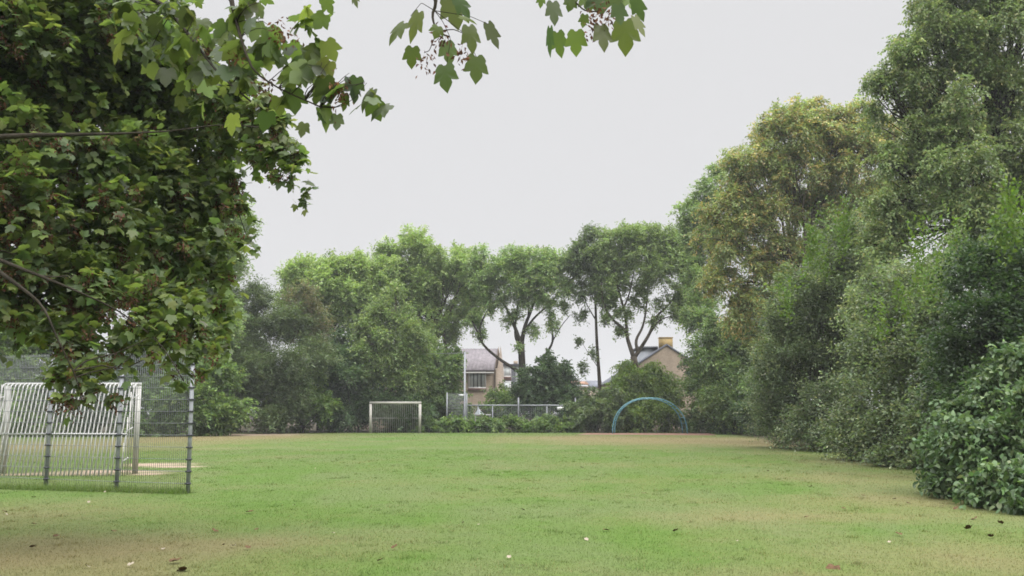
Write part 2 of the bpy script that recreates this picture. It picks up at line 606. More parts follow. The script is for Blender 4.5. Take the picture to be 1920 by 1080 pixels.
def turf(x, y):
    d = dry_and_shade(x, y)[:, None]
    band = 0.12 * np.sin(x * 5.2 + 0.04 * y)
    l = np.clip(0.5 + band + 0.55 * smooth_noise(x, y, 0.9, 21) + 0.3 * smooth_noise(x, y, 2.6, 22) + 0.22 * smooth_noise(x, y, 7.5, 23) + 0.12 * smooth_noise(x, y, 19.0, 24), 0, 1)[:, None]
    g = GREEN * (1 - l) + LUSH * l
    c = g * (1 - d) + DRY_SHADED * d
    s = soil(x, y)[:, None]
    c = c * (1 - s) + SOIL * s
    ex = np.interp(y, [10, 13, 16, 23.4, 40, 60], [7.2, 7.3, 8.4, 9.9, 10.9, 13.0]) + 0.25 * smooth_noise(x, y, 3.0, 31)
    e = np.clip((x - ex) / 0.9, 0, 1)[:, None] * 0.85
    c = c * (1 - e) + np.array([0.06, 0.05, 0.034]) * e  # dark litter tone along the right border doubles as painted contact shade
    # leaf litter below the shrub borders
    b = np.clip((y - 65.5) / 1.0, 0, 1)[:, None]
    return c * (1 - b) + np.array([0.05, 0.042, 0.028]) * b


def axis(lo, hi, step, far, k):
    a = np.arange(lo, hi + 1e-6, step)
    e = np.geomspace(step, far, k)
    return np.concatenate([lo - e[::-1], a, hi + e])


gx = axis(-26, 26, 0.13, 500, 18)
gy = axis(4, 72, 0.13, 700, 18)
XX, YY = np.meshgrid(gx, gy, indexing='ij')
nx, ny = XX.shape
V = np.column_stack([XX.ravel(), YY.ravel(), np.zeros(nx * ny)])
i = (np.arange(nx - 1)[:, None] * ny + np.arange(ny - 1)[None]).ravel()
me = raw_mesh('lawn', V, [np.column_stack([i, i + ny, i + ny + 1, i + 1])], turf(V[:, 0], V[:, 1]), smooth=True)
tag(link('lawn', me, M['lawn']), 'broad mown green lawn with dry tan patches', kind='structure')


def grass():
    n1, n2 = 520000, 230000
    y1 = 6.6 + 30 * rng.uniform(0, 1, n1) ** 2.2
    x1 = rng.uniform(-0.62, 0.78, n1) * y1
    y2 = 9 + 57 * rng.uniform(0, 1, n2) ** 0.75
    x2 = rng.uniform(-0.56, 0.56, n2) * y2
    x, y = np.concatenate([x1, x2]), np.concatenate([y1, y2])
    h = rng.uniform(0.012, 0.030, len(x)) 
    # tall uncut tufts under the mesh fence
    nf = 9000
    u = rng.uniform(-1, 1, nf)
    a, b = gp(-150, 912), gp(350, 925)
    tt = rng.uniform(0, 1, nf)
    xf = a[0] + (b[0] - a[0]) * tt + rng.normal(size=nf) * 0.06
    yf = a[1] + (b[1] - a[1]) * tt + rng.normal(size=nf) * 0.10
    x, y = np.concatenate([x, xf]), np.concatenate([y, yf])
    h = np.concatenate([h, rng.uniform(0.06, 0.17, nf)])
    # coarse tufts and clover patches
    nt_ = 620
    yt = 7.4 + 24 * rng.uniform(0, 1, nt_) ** 1.5
    xt = rng.uniform(-0.58, 0.58, nt_) * yt
    kt = 34
    rt = rng.uniform(0.03, 0.11, nt_)
    x = np.concatenate([x, np.repeat(xt, kt) + rng.normal(size=nt_ * kt) * np.repeat(rt, kt)])
    y = np.concatenate([y, np.repeat(yt, kt) + rng.normal(size=nt_ * kt) * np.repeat(rt, kt)])
    h = np.concatenate([h, rng.uniform(0.03, 0.06, nt_ * kt)])
    keep = (rng.random(len(x)) > soil(x, y) * 1.2) & ~((y > 57.5) & (x > 4.2) & (x < 13))
    x, y, h = x[keep], y[keep], h[keep]
    n = len(x)
    P = np.column_stack([x, y, np.full(n, -0.003)])
    A = np.column_stack([rng.normal(size=n) * 1.1, rng.normal(size=n) * 1.1, np.ones(n)])
    Nn = np.column_stack([rng.normal(size=n) * 0.25, rng.normal(size=n) * 0.25 - 0.12, np.full(n, 1.0)])
    d = dry_and_shade(x, y)
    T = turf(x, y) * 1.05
    straw = rng.random(n) < (0.03 + 0.3 * d)
    T[straw] = np.array([0.24, 0.195, 0.105])
    tall = h > 0.06
    T[tall] = T[tall] * 0.6 + np.array([0.08, 0.125, 0.035]) * 0.7
    T = T * (1 + 0.09 * rng.normal(size=(n, 1)))
    o = leaf_mesh('grass', P, A, Nn, h, np.maximum(0.0055, y * 0.00055), T, 'blade', M['grass'], None)
    tag(o, 'short mown grass blades over the whole lawn', 'grass', kind='stuff')


grass()

# ------------------------------------------------------------------ near maple
MAPLE = [(5, (0.139, 0.19, 0.067)), (4, (0.105, 0.152, 0.062)), (2, (0.193, 0.243, 0.081)), (1, (0.193, 0.227, 0.152))]
BROWN = [(3, (0.105, 0.055, 0.036)), (2, (0.16, 0.085, 0.05)), (1, (0.07, 0.04, 0.03))]


def maple():
    base = np.array([-7.3, 9.2, 0.0])
    t = thing('maple_tree', 'near maple with big lobed leaves and brown seed bunches overhanging the mesh fence', 'tree', base)
    bl = [B(40, 110, 10.5, 180), B(230, 90, 11.2, 150), B(310, 210, 11.4, 105), B(120, 280, 10.2, 160), B(290, 330, 11.0, 110),
          B(20, 430, 9.8, 150), B(190, 450, 10.3, 130), B(320, 490, 10.8, 85), B(40, 525, 9.6, 92),
          B(170, 545, 9.8, 84), B(290, 585, 9.8, 75), B(-140, 300, 10.5, 200), B(-120, 520, 9.8, 150),
          B(150, 635, 9.4, 40), B(215, 640, 9.4, 30), B(300, 610, 9.5, 36), B(90, 610, 9.4, 32),
          B(-120, 60, 10.2, 180), B(60, 20, 10, 120), B(190, 20, 10.4, 110), B(290, 130, 11.4, 90), B(270, 230, 11.5, 90), B(90, 190, 10.6, 110)]
    mp_ = dict(cols=MAPLE, droop=0.4, hang=0.25, twist=0.34, zmin=0.5, upb=0.1)
    P, A, Nn, T, subs = crown_leaves(bl, 2.9, 0.092, 0.95, 9, 0.36, sub=26, subr=(0.26, 0.5), **mp_)
    tips = [B(390, 300, 11.6, 62), B(365, 400, 11.0, 78), B(400, 500, 11.0, 34), B(390, 560, 10.6, 34), B(360, 600, 10.2, 50), B(370, 230, 11.6, 58), B(350, 90, 11.6, 54), B(500, 300, 10.5, 22), B(540, 318, 10.4, 14), B(470, 250, 10.8, 36), B(525, 275, 10.5, 26), B(565, 300, 10.4, 16), B(430, 265, 11, 36), B(485, 200, 10.6, 34), B(460, 130, 10.8, 30), B(575, 355, 10.4, 9), B(520, 225, 10.5, 24), B(445, 430, 10.6, 14), B(430, 510, 10.5, 18), B(425, 600, 10.3, 16), B(440, 330, 11.0, 20), B(400, 200, 11, 52), B(450, 215, 10.6, 44), B(510, 240, 10.6, 40), B(380, 130, 10.8, 50), B(440, 170, 10.6, 40), B(480, 275, 10.6, 34), B(550, 285, 10.4, 24), B(520, 325, 10.4, 13), B(545, 345, 10.4, 9), B(570, 372, 10.4, 11), B(585, 340, 10.4, 7),
            B(470, 455, 10.4, 11), B(440, 385, 10.6, 22), B(415, 450, 10.4, 28), B(410, 560, 10.4, 26), B(420, 640, 10.0, 16), B(455, 450, 10.4, 12),
            B(145, 695, 9.2, 28), B(165, 728, 9.2, 18), B(120, 740, 9.2, 15), B(150, 742, 9.2, 10), B(110, 700, 9.2, 24), B(195, 690, 9.3, 18), B(210, 735, 9.2, 14),
            B(345, 650, 9.6, 22), B(315, 690, 9.5, 10), B(392, 652, 9.8, 18), B(400, 690, 9.8, 12), B(350, 690, 9.7, 15), B(340, 725, 9.6, 9), B(30, 595, 9.5, 18)]
    P2, A2, N2, T2, s2 = crown_leaves(tips, 2.0, 0.095, 0.95, 5, 0.24, sub=7, **mp_)
    near = [B(300, 40, 5.8, 80), B(370, 60, 5.6, 60), B(430, 40, 5.4, 46), B(390, 120, 5.6, 40), B(470, 20, 5.2, 46), B(450, 100, 5.3, 40), B(510, 70, 5.2, 44), B(560, 30, 5.0, 40),
            B(480, 150, 5.3, 34), B(545, 120, 5.1, 34), B(590, 90, 5.1, 26), B(600, 160, 5.0, 15), B(540, 170, 5.1, 20), B(640, 160, 5.0, 9), B(690, 158, 5.0, 9), B(610, 20, 4.9, 20), B(710, 175, 5.0, 7), B(655, 140, 5, 8), B(610, 110, 5, 14), B(240, 20, 5.9, 40), B(605, 205, 5.0, 6)]
    P3, A3, N3, T3, s3 = crown_leaves(near, 0.8, 0.105, 0.98, 3, 0.2, sub=8, cols=MAPLE, droop=0.6, hang=0.8, twist=0.4, upb=0.0)
    P, A, Nn, T = np.concatenate([P, P2]), np.concatenate([A, A2]), np.concatenate([Nn, N2]), np.concatenate([T, T2])
    Lm = np.concatenate([np.full(len(P) - len(P2), 0.092), np.full(len(P2), 0.10)]) * rng.uniform(0.65, 1.3, len(P))
    Pa, Aa, Na, Ta = P3, A3, N3, T3
    Ln = 0.108 * rng.uniform(0.7, 1.25, len(Pa))
    # leaf sprigs hanging singly against the sky: (petiole, tip, width) as pixels of a 3x crop, all about five metres off
    S = [(700, 370, 708, 515, 160), (880, 320, 880, 472, 160), (520, 268, 510, 388, 125), (712, 238, 735, 370, 130), (838, 150, 868, 302, 128),
         (945, 135, 1005, 280, 95), (555, 70, 505, 228, 100), (470, 130, 378, 236, 90), (735, -15, 780, 170, 185), (665, 148, 650, 215, 100),
         (790, 92, 886, 124, 40), (190, -25, 205, 35, 50), (770, -10, 850, 105, 110),
         (1292, 160, 1288, 325, 60), (1335, 185, 1355, 328, 115), (1440, 178, 1440, 320, 140), (1580, 145, 1605, 290, 130), (1715, 120, 1725, 310, 190),
         (1310, 15, 1322, 145, 110), (1245, -20, 1240, 45, 60), (1490, 85, 1478, 160, 70), (1675, 30, 1692, 145, 115), (1770, -10, 1822, 125, 100),
         (1420, -10, 1395, 70, 90), (1560, -35, 1590, 75, 190), (1640, -40, 1690, 60, 150), (1500, -30, 1520, 60, 130), (1770, 95, 1830, 210, 80),
         (1400, -40, 1430, 50, 120), (1730, -40, 1790, 60, 150), (32, 590, 34, 735, 95), (10, 470, 20, 600, 90)]
    dep = 5.0
    sp, sa, sn, sl, sw = [], [], [], [], []
    for (x0, y0, x1, y1, w) in S:
        d = dep + rng.uniform(-0.22, 0.22)
        a, b = at(600 + x0 / 3, y0 / 3, d), at(600 + x1 / 3, y1 / 3, d + rng.uniform(-0.03, 0.03))
        v = b - a
        sp.append(a); sa.append(v); sl.append(np.linalg.norm(v) / 1.02)
        sn.append(np.array([rng.normal() * 0.25, -1.0, 0.35 + rng.normal() * 0.25]))
        sw.append(w / 3 / F * d / 1.2)
    k = len(sp)
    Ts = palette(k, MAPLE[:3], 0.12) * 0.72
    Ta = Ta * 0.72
    Pa, Aa, Na = np.concatenate([Pa, sp]), np.concatenate([Aa, sa]), np.concatenate([Na, sn])
    leaf_mesh('crown', P, A, Nn, Lm, Lm * rng.uniform(0.85, 1.0, len(P)), T, 'maple_small', M['maple'], t)
    leaf_mesh('hanging_foliage', Pa, Aa, Na, np.concatenate([Ln, sl]), np.concatenate([Ln * rng.uniform(0.85, 1.0, len(Ln)), sw]),
              np.concatenate([Ta, Ts]), 'maple', M['maple'], t)
    # bunches of winged seeds
    pr = rng.choice(len(P), (620, 3))
    sel = pr[np.arange(620), np.argmin(P[pr][:, :, 1], axis=1)]
    c1 = P[sel]
    c2 = P2[rng.choice(len(P2), 75, replace=False)]
    c3 = np.array([at(1120, 25, 5.0), at(1135, 18, 5.0), at(1110, 34, 5.0), at(545, 60, 5.0), at(530, 45, 5.1), at(640, 165, 5.0), at(634, 155, 5.0),
                   at(450, 95, 5.2), at(500, 150, 5.2), at(802, 100, 5.0), at(870, 88, 5.0), at(828, 60, 5.0)])
    per = 34
    C = np.concatenate([c1, c2, c3])
    C = np.repeat(C, per, axis=0)
    sz = np.concatenate([np.full((len(c1) + len(c2)) * per, 0.036), np.full(len(c3) * per, 0.03)])
    C = C + rng.normal(size=C.shape) * sz[:, None] * np.array([1, 1, 1.2]) - np.array([0, 0.05, 0.05])
    Aw = rdir(len(C)) - np.array([0, 0, 0.9])
    ls = rng.uniform(0.035, 0.06, len(C)) * np.where(sz < 0.033, 0.6, 0.85)
    leaf_mesh('seed_bunches', C, Aw, rdir(len(C)), ls, ls * 0.42, palette(len(C), BROWN, 0.25), 'diamond', M['seed'], t)
    # wood
    mb = MB()
    fork = np.array([-7.0, 9.3, 2.3])
    mb.tube(bez(base - [0, 0, 0.1], (base + fork) / 2 + [0.05, 0.0, 0], fork, 8), np.linspace(0.26, 0.17, 8), 12)
    top = np.array([-6.8, 9.2, 6.8])
    mb.tube(bez(fork, np.array([-7.1, 9.2, 4.5]), top, 8), np.linspace(0.17, 0.09, 8), 10)

    def limb(start, pts, r0, r1):
        K = [np.array(start)] + [at(*p) for p in pts]
        K = np.array(K)
        d = np.linspace(0, 1, len(K))
        tt = np.linspace(0, 1, 22) ** 1.0
        Q = np.column_stack([np.interp(tt, d, K[:, j]) for j in range(3)])
        Q[1:-1] = (Q[:-2] + 2 * Q[1:-1] + Q[2:]) / 4
        mb.tube(Q, r1 + (r0 - r1) * (1 - np.linspace(0, 1, 22)) ** 2.6, 7)
        return Q
    L = []
    L.append(limb((-7.0, 9.2, 3.3), [(-60, 262, 9.0), (40, 254, 9.0), (160, 252, 9.1), (240, 250, 9.2), (320, 246, 9.3), (420, 232, 9.5), (500, 240, 9.6)], 0.05, 0.006))
    L.append(limb((-7.0, 9.3, 2.6), [(-60, 470, 8.8), (20, 525, 8.7), (80, 570, 8.7), (110, 640, 8.7), (135, 690, 8.8), (150, 730, 8.9)], 0.045, 0.006))
    L.append(limb((-7.0, 9.3, 2.9), [(-80, 455, 8.8), (10, 492, 8.8), (120, 535, 9.0), (220, 580, 9.2), (300, 640, 9.3), (345, 715, 9.2)], 0.045, 0.005))
    L.append(limb((-6.9, 9.2, 5.2), [(-50, 120, 10.4), (60, 140, 11.0), (200, 170, 11.6), (330, 230, 11.8), (420, 320, 11.4), (465, 450, 10.6)], 0.045, 0.005))
    L.append(limb((-6.8, 9.2, 6.0), [(-40, -60, 7.5), (150, -60, 6.5), (300, 0, 5.9), (350, 60, 5.6), (410, 140, 5.4), (470, 190, 5.2)], 0.07, 0.005))
    L.append(limb((-6.8, 9.2, 6.4), [(0, -130, 7.0), (250, -110, 5.8), (430, -20, 5.3), (442, 40, 5.2), (470, 130, 5.1), (520, 165, 5.1), (600, 200, 5.0)], 0.06, 0.004))
    L.append(limb((-6.8, 9.2, 6.6), [(0, -180, 7.0), (300, -170, 5.6), (600, -120, 5.0), (780, -50, 5.0), (823, 0, 5.0), (810, 24, 5.0), (813, 45, 5.0), (822, 62, 5.0), (843, 69, 5.0)], 0.06, 0.0045))
    L.append(limb(L[-1][11], [(900, -90, 5.0), (1000, -40, 5.0), (1075, 0, 5.0), (1095, 20, 5.0), (1120, 22, 5.0)], 0.012, 0.004))
    limb(at(820, 58, 5.0), [(850, 55, 5.0), (868, 62, 5.0), (878, 86, 5.0)], 0.004, 0.002)
    limb(at(820, 58, 5.0), [(805, 95, 5.0), (795, 99, 5.0)], 0.003, 0.002)
    for pts in ([(790, 5, 5.0), (770, 30, 5.0)], [(830, 40, 5.0), (845, 72, 5.0), (838, 120, 5.0)], [(870, 62, 5.0), (893, 106, 5.0)], [(880, 30, 5), (915, 45, 5)]):
        limb(at(815, 20, 5.0), pts, 0.0025, 0.0015)
    for (c, ss) in subs:
        src = L[int(rng.integers(0, 4))]
        for s in ss[:3]:
            st = src[np.argmin(np.linalg.norm(src - s, axis=1))]
            l2 = np.linalg.norm(s - st)
            if l2 < 1.3:
                mb.tube(bez(st, (st + s) / 2 + rng.normal(size=3) * 0.2 * l2, s, 7, 0.03), np.linspace(0.008, 0.003, 7), 5)
    for (c, ss) in s3:
        src = np.concatenate(L[4:6])
        for s in ss[:3]:
            st = src[np.argmin(np.linalg.norm(src - s, axis=1))]
            l2 = np.linalg.norm(s - st)
            if l2 < 0.3:
                mb.tube(bez(st, (st + s) / 2 + rng.normal(size=3) * 0.25 * l2, s, 5), np.linspace(0.0035, 0.0015, 5), 4)
    mb.build('trunk', M['darkbark'], t, smooth=True)


maple()

# ------------------------------------------------------------------ mesh fence near the goal
def near_fence():
    pts = [gp(-50, 908.5), gp(86, 915), gp(218, 920.5), gp(352, 925)]
    H = 2.42
    t = thing('mesh_fence', 'tall grey double bar mesh fence ending beside the white barred goal', 'fence', pts[3])
    rowz = [0.16 + 0.2 * k for k in range(12)]
    for k, p in enumerate(pts):
        m = MB()
        m.box(p + [0, 0, H / 2 - 0.03], (0.056, 0.056, H + 0.06))
        m.box(p + [0, 0, H + 0.006], (0.072, 0.072, 0.012))
        po = m.build('post', M['zinc'], t)
        for z in rowz[::1]:
            c = MB()
            c.box(p + [0, -0.004, z], (0.088, 0.076, 0.026))
            c.box(p + [0, -0.046, z], (0.03, 0.012, 0.02))
            o = c.build('clamp', M['clamp'], t)
            o.parent = po
    for a, b in zip(pts[:-1], pts[1:]):
        m = MB()
        d = unit(b - a)
        L = np.linalg.norm(b - a)
        A_, B_ = a + d * 0.034, b - d * 0.034
        n = int(L / 0.042)
        for i in range(1, n):
            q = A_ + (B_ - A_) * i / n
            m.bar(q + [0, 0, 0.05], q + [0, 0, H - 0.02], 0.0030, 4)
        for z in rowz:
            for s in (-1, 1):
                m.bar(A_ + [0, 0.007 * s, z], B_ + [0, 0.007 * s, z], 0.0042, 4)
        m.build('mesh_panel', M['wire'], t)


near_fence()


# ------------------------------------------------------------------ goals
def curve_bar(x, y0, y1, zt, s, r=0.16):
    """back bar of a goal: leaves the crossbar, bends down and slopes to the ground; s = direction of the back"""
    P = [(x, y0, zt)]
    cy = y0 + s * 0.1
    P.append((x, cy, zt))
    for a in np.linspace(15, 80, 6):
        P.append((x, cy + s * r * math.sin(math.radians(a)), zt - r * (1 - math.cos(math.radians(a)))))
    P.append((x, y1 - s * 0.25, zt * 0.45))
    P.append((x, y1, 0.0))
    return np.array(P)


def goal(name, label, x0, x1, y, s, zt, pw, nb, depth, mats, nside=5, rb=0.012, zmid=0.88, tie=True):
    t = thing(name, label, 'goal', ((x0 + x1) / 2, y, 0), None)
    mp, mc, mbk = mats
    for x in (x0, x1):
        m = MB()
        m.box((x, y, (zt - pw) / 2), (pw, pw * 1.25, zt - pw))
        m.build('post', M[mp], t)
    m = MB()
    m.box(((x0 + x1) / 2, y, zt - pw / 2 + 0.002), (x1 - x0 + pw, pw * 1.25, pw - 0.004))
    m.build('crossbar', M[mc], t)
    m = MB()
    yb = y + s * depth
    ys = y + s * pw * 0.55
    for i in range(nb):
        x = x0 + (x1 - x0) * i / (nb - 1)
        m.tube(curve_bar(x, ys, yb, zt - 0.03, s), rb, 6)
    ref = curve_bar(0, ys, yb, zt - 0.03, s)
    ymid = np.interp(zmid, ref[::-1, 2], ref[::-1, 1])
    m.build('bar_grille', M[mbk], t, smooth=True)
    m = MB()
    m.tube([(x0 - 0.02, ymid + s * rb, zmid), (x1 + 0.02, ymid + s * rb, zmid)], rb * 1.35, 6)
    m.build('cross_tie', M[mbk], t)
    for x in (x0, x1):
        m = MB()
        for k in range(1, nside + 1):
            q = k / (nside + 1)
            yy = ys + (yb - ys) * q
            zz = np.interp(-abs(yy - y), -np.abs(ref[::-1, 1] - y), ref[::-1, 2]) if False else zt - 0.04
            f = (yy - ys) / (yb - ys)
            zz = zt - 0.05 - (0.9 * zt * max(0, f - 0.45) / 0.55)
            m.bar((x, yy, 0), (x, yy, max(zz, 0.25)), rb * 0.9, 6)
        m.build('side_grille', M[mp], t)
        if tie:
            for z in (zt * 0.82, zmid + 0.06, 0.3):
                yy = np.interp(z, ref[::-1, 2], ref[::-1, 1])
                m = MB()
                m.bar((x - 0.02, yy, z - 0.02), (x + 0.11, yy - s * 0.06, z + 0.085), 0.017, 6)
                m.build('tie_bracket', M['white'], t)
    return t


ng0, ng1 = at(14, 772, 22.3)[0], at(259, 772, 22.3)[0]
goal('football_goal', 'white goal with a close grille of curved bars standing behind the mesh fence', ng0, ng1, 22.3, -1, 2.0, 0.075, 33, 0.88,
     ('alu', 'white', 'white'), rb=0.0150)
fg0, fg1 = at(695, 772, 65.3)[0], at(787.5, 772, 65.3)[0]
goal('football_goal', 'weathered cream goal at the far edge of the lawn with dark bushes behind', fg0, fg1, 65.3, 1, 2.02, 0.16, 25, 0.9,
     ('cream', 'cream', 'oldbar'), rb=0.022, zmid=0.95, nside=4, tie=False)


# ------------------------------------------------------------------ blue climbing arch
def arch():
    y = 63.0
    c = gp(1218, 812)
    cx = at(1218, 772, y)[0]
    t = thing('climbing_arch', 'blue tubular climbing arch standing on the rust coloured strip', 'play equipment', (cx, y, 0))

    def rail(lx, rx, top, yy, lean):
        xl, xr = at(lx, 772, yy)[0], at(rx, 772, yy)[0]
        zt = at(1218, top, yy)[2]
        a = np.linspace(0, math.pi, 40)
        x = (xl + xr) / 2 - (xr - xl) / 2 * np.sign(np.cos(a)) * np.abs(np.cos(a)) ** 0.92
        z = zt * np.abs(np.sin(a)) ** 0.86
        return np.column_stack([x, yy + lean * z, z])
    A = rail(1148, 1288, 746, y, 0.06)
    Bq = rail(1152, 1279, 748, y + 1.5, 0.0)
    for R in (A, Bq):
        m = MB()
        m.tube(R, 0.034, 10)
        m.build('arch_rail', M['blue'], t, smooth=True)
    for k in range(4, 37, 2):
        m = MB()
        m.bar(A[k], Bq[k], 0.018, 6)
        m.build('rung', M['blue'], t)


arch()
a_, b_ = gp(1085, 818.5), gp(1345, 818.5)
m = MB()
ya, yb = 55.0, 64.5
m.add([(a_[0] * 1.02, 60.2, .006), (at(1345, 772, 58)[0], 58.4, .006), (at(1330, 772, 64.5)[0], 64.5, .006), (at(1100, 772, 64.5)[0], 64.5, .006)], [np.array([[0, 1, 2, 3]])])
tag(m.build('path', M['mat']), 'rust brown strip of ground under the blue climbing arch', kind='structure')


# ------------------------------------------------------------------ far fence, ball stop frame, sign
def far_fence():
    y = 67.6
    g = lambda px: at(px, 772, y)[0]
    t = thing('tube_fence', 'low grey tube fence with wire infill before the centre shrubs', 'fence', (g(972), y, 0))
    ztop = at(960, 760, y)[2]
    for px, py in ((875, 737), (972, 745), (1079, 746)):
        m = MB()
        z = at(px, py, y)[2]
        m.tube([(g(px), y, -0.1), (g(px), y, ztop - 0.05), (g(px), y, z)], [0.055, 0.055, 0.045], 10)
        m.tube([(g(px), y, z), (g(px), y, z + 0.02)], 0.06, 10)
        m.build('post', M['zinc'], t, smooth=False)
    for a, b in ((875, 972), (972, 1079)):
        m = MB()
        m.bar((g(a) + 0.07, y, ztop), (g(b) - 0.07, y, ztop), 0.045, 8)
        m.build('top_rail', M['zinc'], t)
        m = MB()
        mid = (g(a) + g(b)) / 2
        m.bar((mid, y, 0), (mid, y, ztop - 0.065), 0.04, 8)
        m.build('stile', M['zinc'], t)
        m = MB()
        for i in range(1, 30):
            x = g(a) + (g(b) - g(a)) * i / 30
            if abs(x - mid) > 0.06:
                m.bar((x, y, 0.05), (x, y, ztop - 0.06), 0.007, 4)
        m.build('wire_infill', M['wire'], t)
    # taller mesh panel to the left
    t2 = thing('mesh_fence', 'single tall mesh panel beside the ball stop post at the far shrubs', 'fence', (g(852), y, 0))
    z2 = at(850, 736, y)[2]
    m = MB()
    m.box((g(838), y, z2 / 2), (0.08, 0.08, z2))
    m.build('post', M['zinc'], t2)
    m = MB()
    for i in range(1, 26):
        x = g(838) + (g(868) - g(838)) * i / 26
        m.bar((x, y, 0.05), (x, y, z2 - 0.05), 0.006, 4)
    for k in range(1, 12):
        m.bar((g(838) + 0.04, y, 0.2 * k), (g(868), y, 0.2 * k), 0.012, 4)
    m.build('mesh_panel', M['wire'], t2)
    # sign on the fence
    s = thing('sign', 'small blank white plate on the far tube fence', 'sign', (g(1050), y - 0.09, ztop - 0.45))
    m = MB()
    z = at(1050, 766, y)[2]
    m.box((g(1051), y - 0.1, z), (0.46, 0.025, 0.22))
    m.build('plate', M['sign'], s)
    m = MB()
    m.box((g(1051), y - 0.075, z), (0.05, 0.025, 0.3))
    m.build('bracket', M['zinc'], s)


far_fence()


def ball_stop():
    y = 68.0
    g = lambda px: at(px, 772, y)[0]
    z = at(870, 660, y)[2]
    t = thing('ball_stop_frame', 'tall thin grey two pole frame with a top cable behind the far goal', 'frame', (g(871), y, 0))
    for px in (871, 623):
        m = MB()
        m.tube([(g(px), y, -0.1), (g(px), y, 1.5), (g(px), y, 1.55), (g(px), y, z)], [0.1, 0.1, 0.075, 0.06], 10)
        m.build('pole', M['zinc'], t)
    m = MB()
    tt = np.linspace(0, 1, 12)
    m.tube(np.column_stack([g(623) + (g(871) - g(623)) * tt, np.full(12, y), z - 0.06 - 0.35 * 4 * tt * (1 - tt) * 0.25]), 0.014, 5)
    m.build('cable', M['wire'], t)
    s = thing('sign', 'white square plate bolted to the right ball stop pole', 'sign', (g(864), y, 1.9))
    m = MB()
    p = at(864.5, 741, y - 0.12)
    m.box(p, (0.34, 0.05, 0.13))
    m.build('plate', M['sign'], s)
    m = MB()
    m.box(p + [0.12, 0.06, 0.02], (0.16, 0.07, 0.05))
    m.build('bracket', M['zinc'], s)


ball_stop()

# white tarpaulin heap seen through the fence
def tarp():
    y = 71.5
    c = at(897, 778, y)
    t = thing('tarpaulin', 'peaked white sheet lying behind the far tube fence', 'sheet', (c[0], y, 0))
    base = at(905, 779, y)
    n, r = 24, 9
    Vv = []
    peak = at(896, 762, y)
    for j in range(r):
        q = j / (r - 1)
        for i in range(n):
            a = i / n * 2 * math.pi
            rad = (0.03 + 0.42 * q ** 2.0) * (1 + 0.12 * math.sin(5 * a + 2 * q))
            cx = peak[0] + 0.1 * q
            Vv.append((cx + rad * math.cos(a) * 1.0, y + rad * math.sin(a) * 0.8, peak[2] + (base[2] - peak[2]) * q + 0.02 * math.sin(7 * a)))
    idx = [(j * n + i, j * n + (i + 1) % n, (j + 1) * n + (i + 1) % n, (j + 1) * n + i) for j in range(r - 1) for i in range(n)]
    m = MB()
    m.add(np.array(Vv), [np.array(idx)])
    m.build('sheet', M['panel'], t, smooth=True)
    m = MB()
    b0, b1 = at(889, 778, y - 0.7), at(921, 778, y - 0.7)
    m.span((b0[0], y - 0.72, b0[2] - 0.04), (b1[0], y - 0.55, b0[2] + 0.05))
    for x in (b0[0] + 0.1, b1[0] - 0.1):
        m.span((x - 0.04, y - 0.68, 0), (x + 0.04, y - 0.6, b0[2] - 0.04))
    m.build('trestle', M['oldbar'], t)


tarp()


# ------------------------------------------------------------------ houses
def window(parent, x0, x1, z0, z1, yf, npane, sill=True, curtain=True):
    """on a wall facing -y whose face is at yf (local)"""
    fr = MB()
    w = 0.09
    fr.span((x0, yf - 0.05, z0), (x1, yf - 0.004, z0 + w))
    fr.span((x0, yf - 0.05, z1 - w), (x1, yf - 0.004, z1))
    fr.span((x0, yf - 0.05, z0 + w), (x0 + w, yf - 0.004, z1 - w))
    fr.span((x1 - w, yf - 0.05, z0 + w), (x1, yf - 0.004, z1 - w))
    wn = fr.build('window', M['frame'], parent, local=True)
    inner = x1 - x0 - 2 * w
    for k in range(npane):
        a = x0 + w + inner * k / npane
        b = x0 + w + inner * (k + 1) / npane
        m = MB()
        m.span((a + 0.035, yf - 0.02, z0 + w), (b - 0.035, yf - 0.006, z1 - w))
        g = m.build('pane', M['curtain'] if curtain else M['glass'], parent, local=True)
        g.parent = wn
        if k:
            m = MB()
            m.span((a - 0.035, yf - 0.04, z0 + w), (a + 0.035, yf - 0.005, z1 - w))
            g = m.build('mullion', M['felt'] if curtain else M['frame'], parent, local=True)
            g.parent = wn
    if sill:
        m = MB()
        m.span((x0 - 0.06, yf - 0.14, z0 - 0.14), (x1 + 0.06, yf - 0.004, z0 - 0.006))
        g = m.build('sill', M['sill'], parent, local=True)
        g.parent = wn
    return wn


def gable_prism(m, x0, x1, y0, y1, z0, ze, zr):
    """walls with gables at x0 and x1, ridge along x"""
    ym = (y0 + y1) / 2
    V = [(x0, y0, z0), (x1, y0, z0), (x1, y1, z0), (x0, y1, z0), (x0, y0, ze), (x1, y0, ze), (x1, y1, ze), (x0, y1, ze), (x0, ym, zr), (x1, ym, zr)]
    m.add(V, [np.array([[0, 1, 5, 4], [2, 3, 7, 6]]), np.array([[1, 2, 6, 9, 5], [3, 0, 4, 8, 7]])])


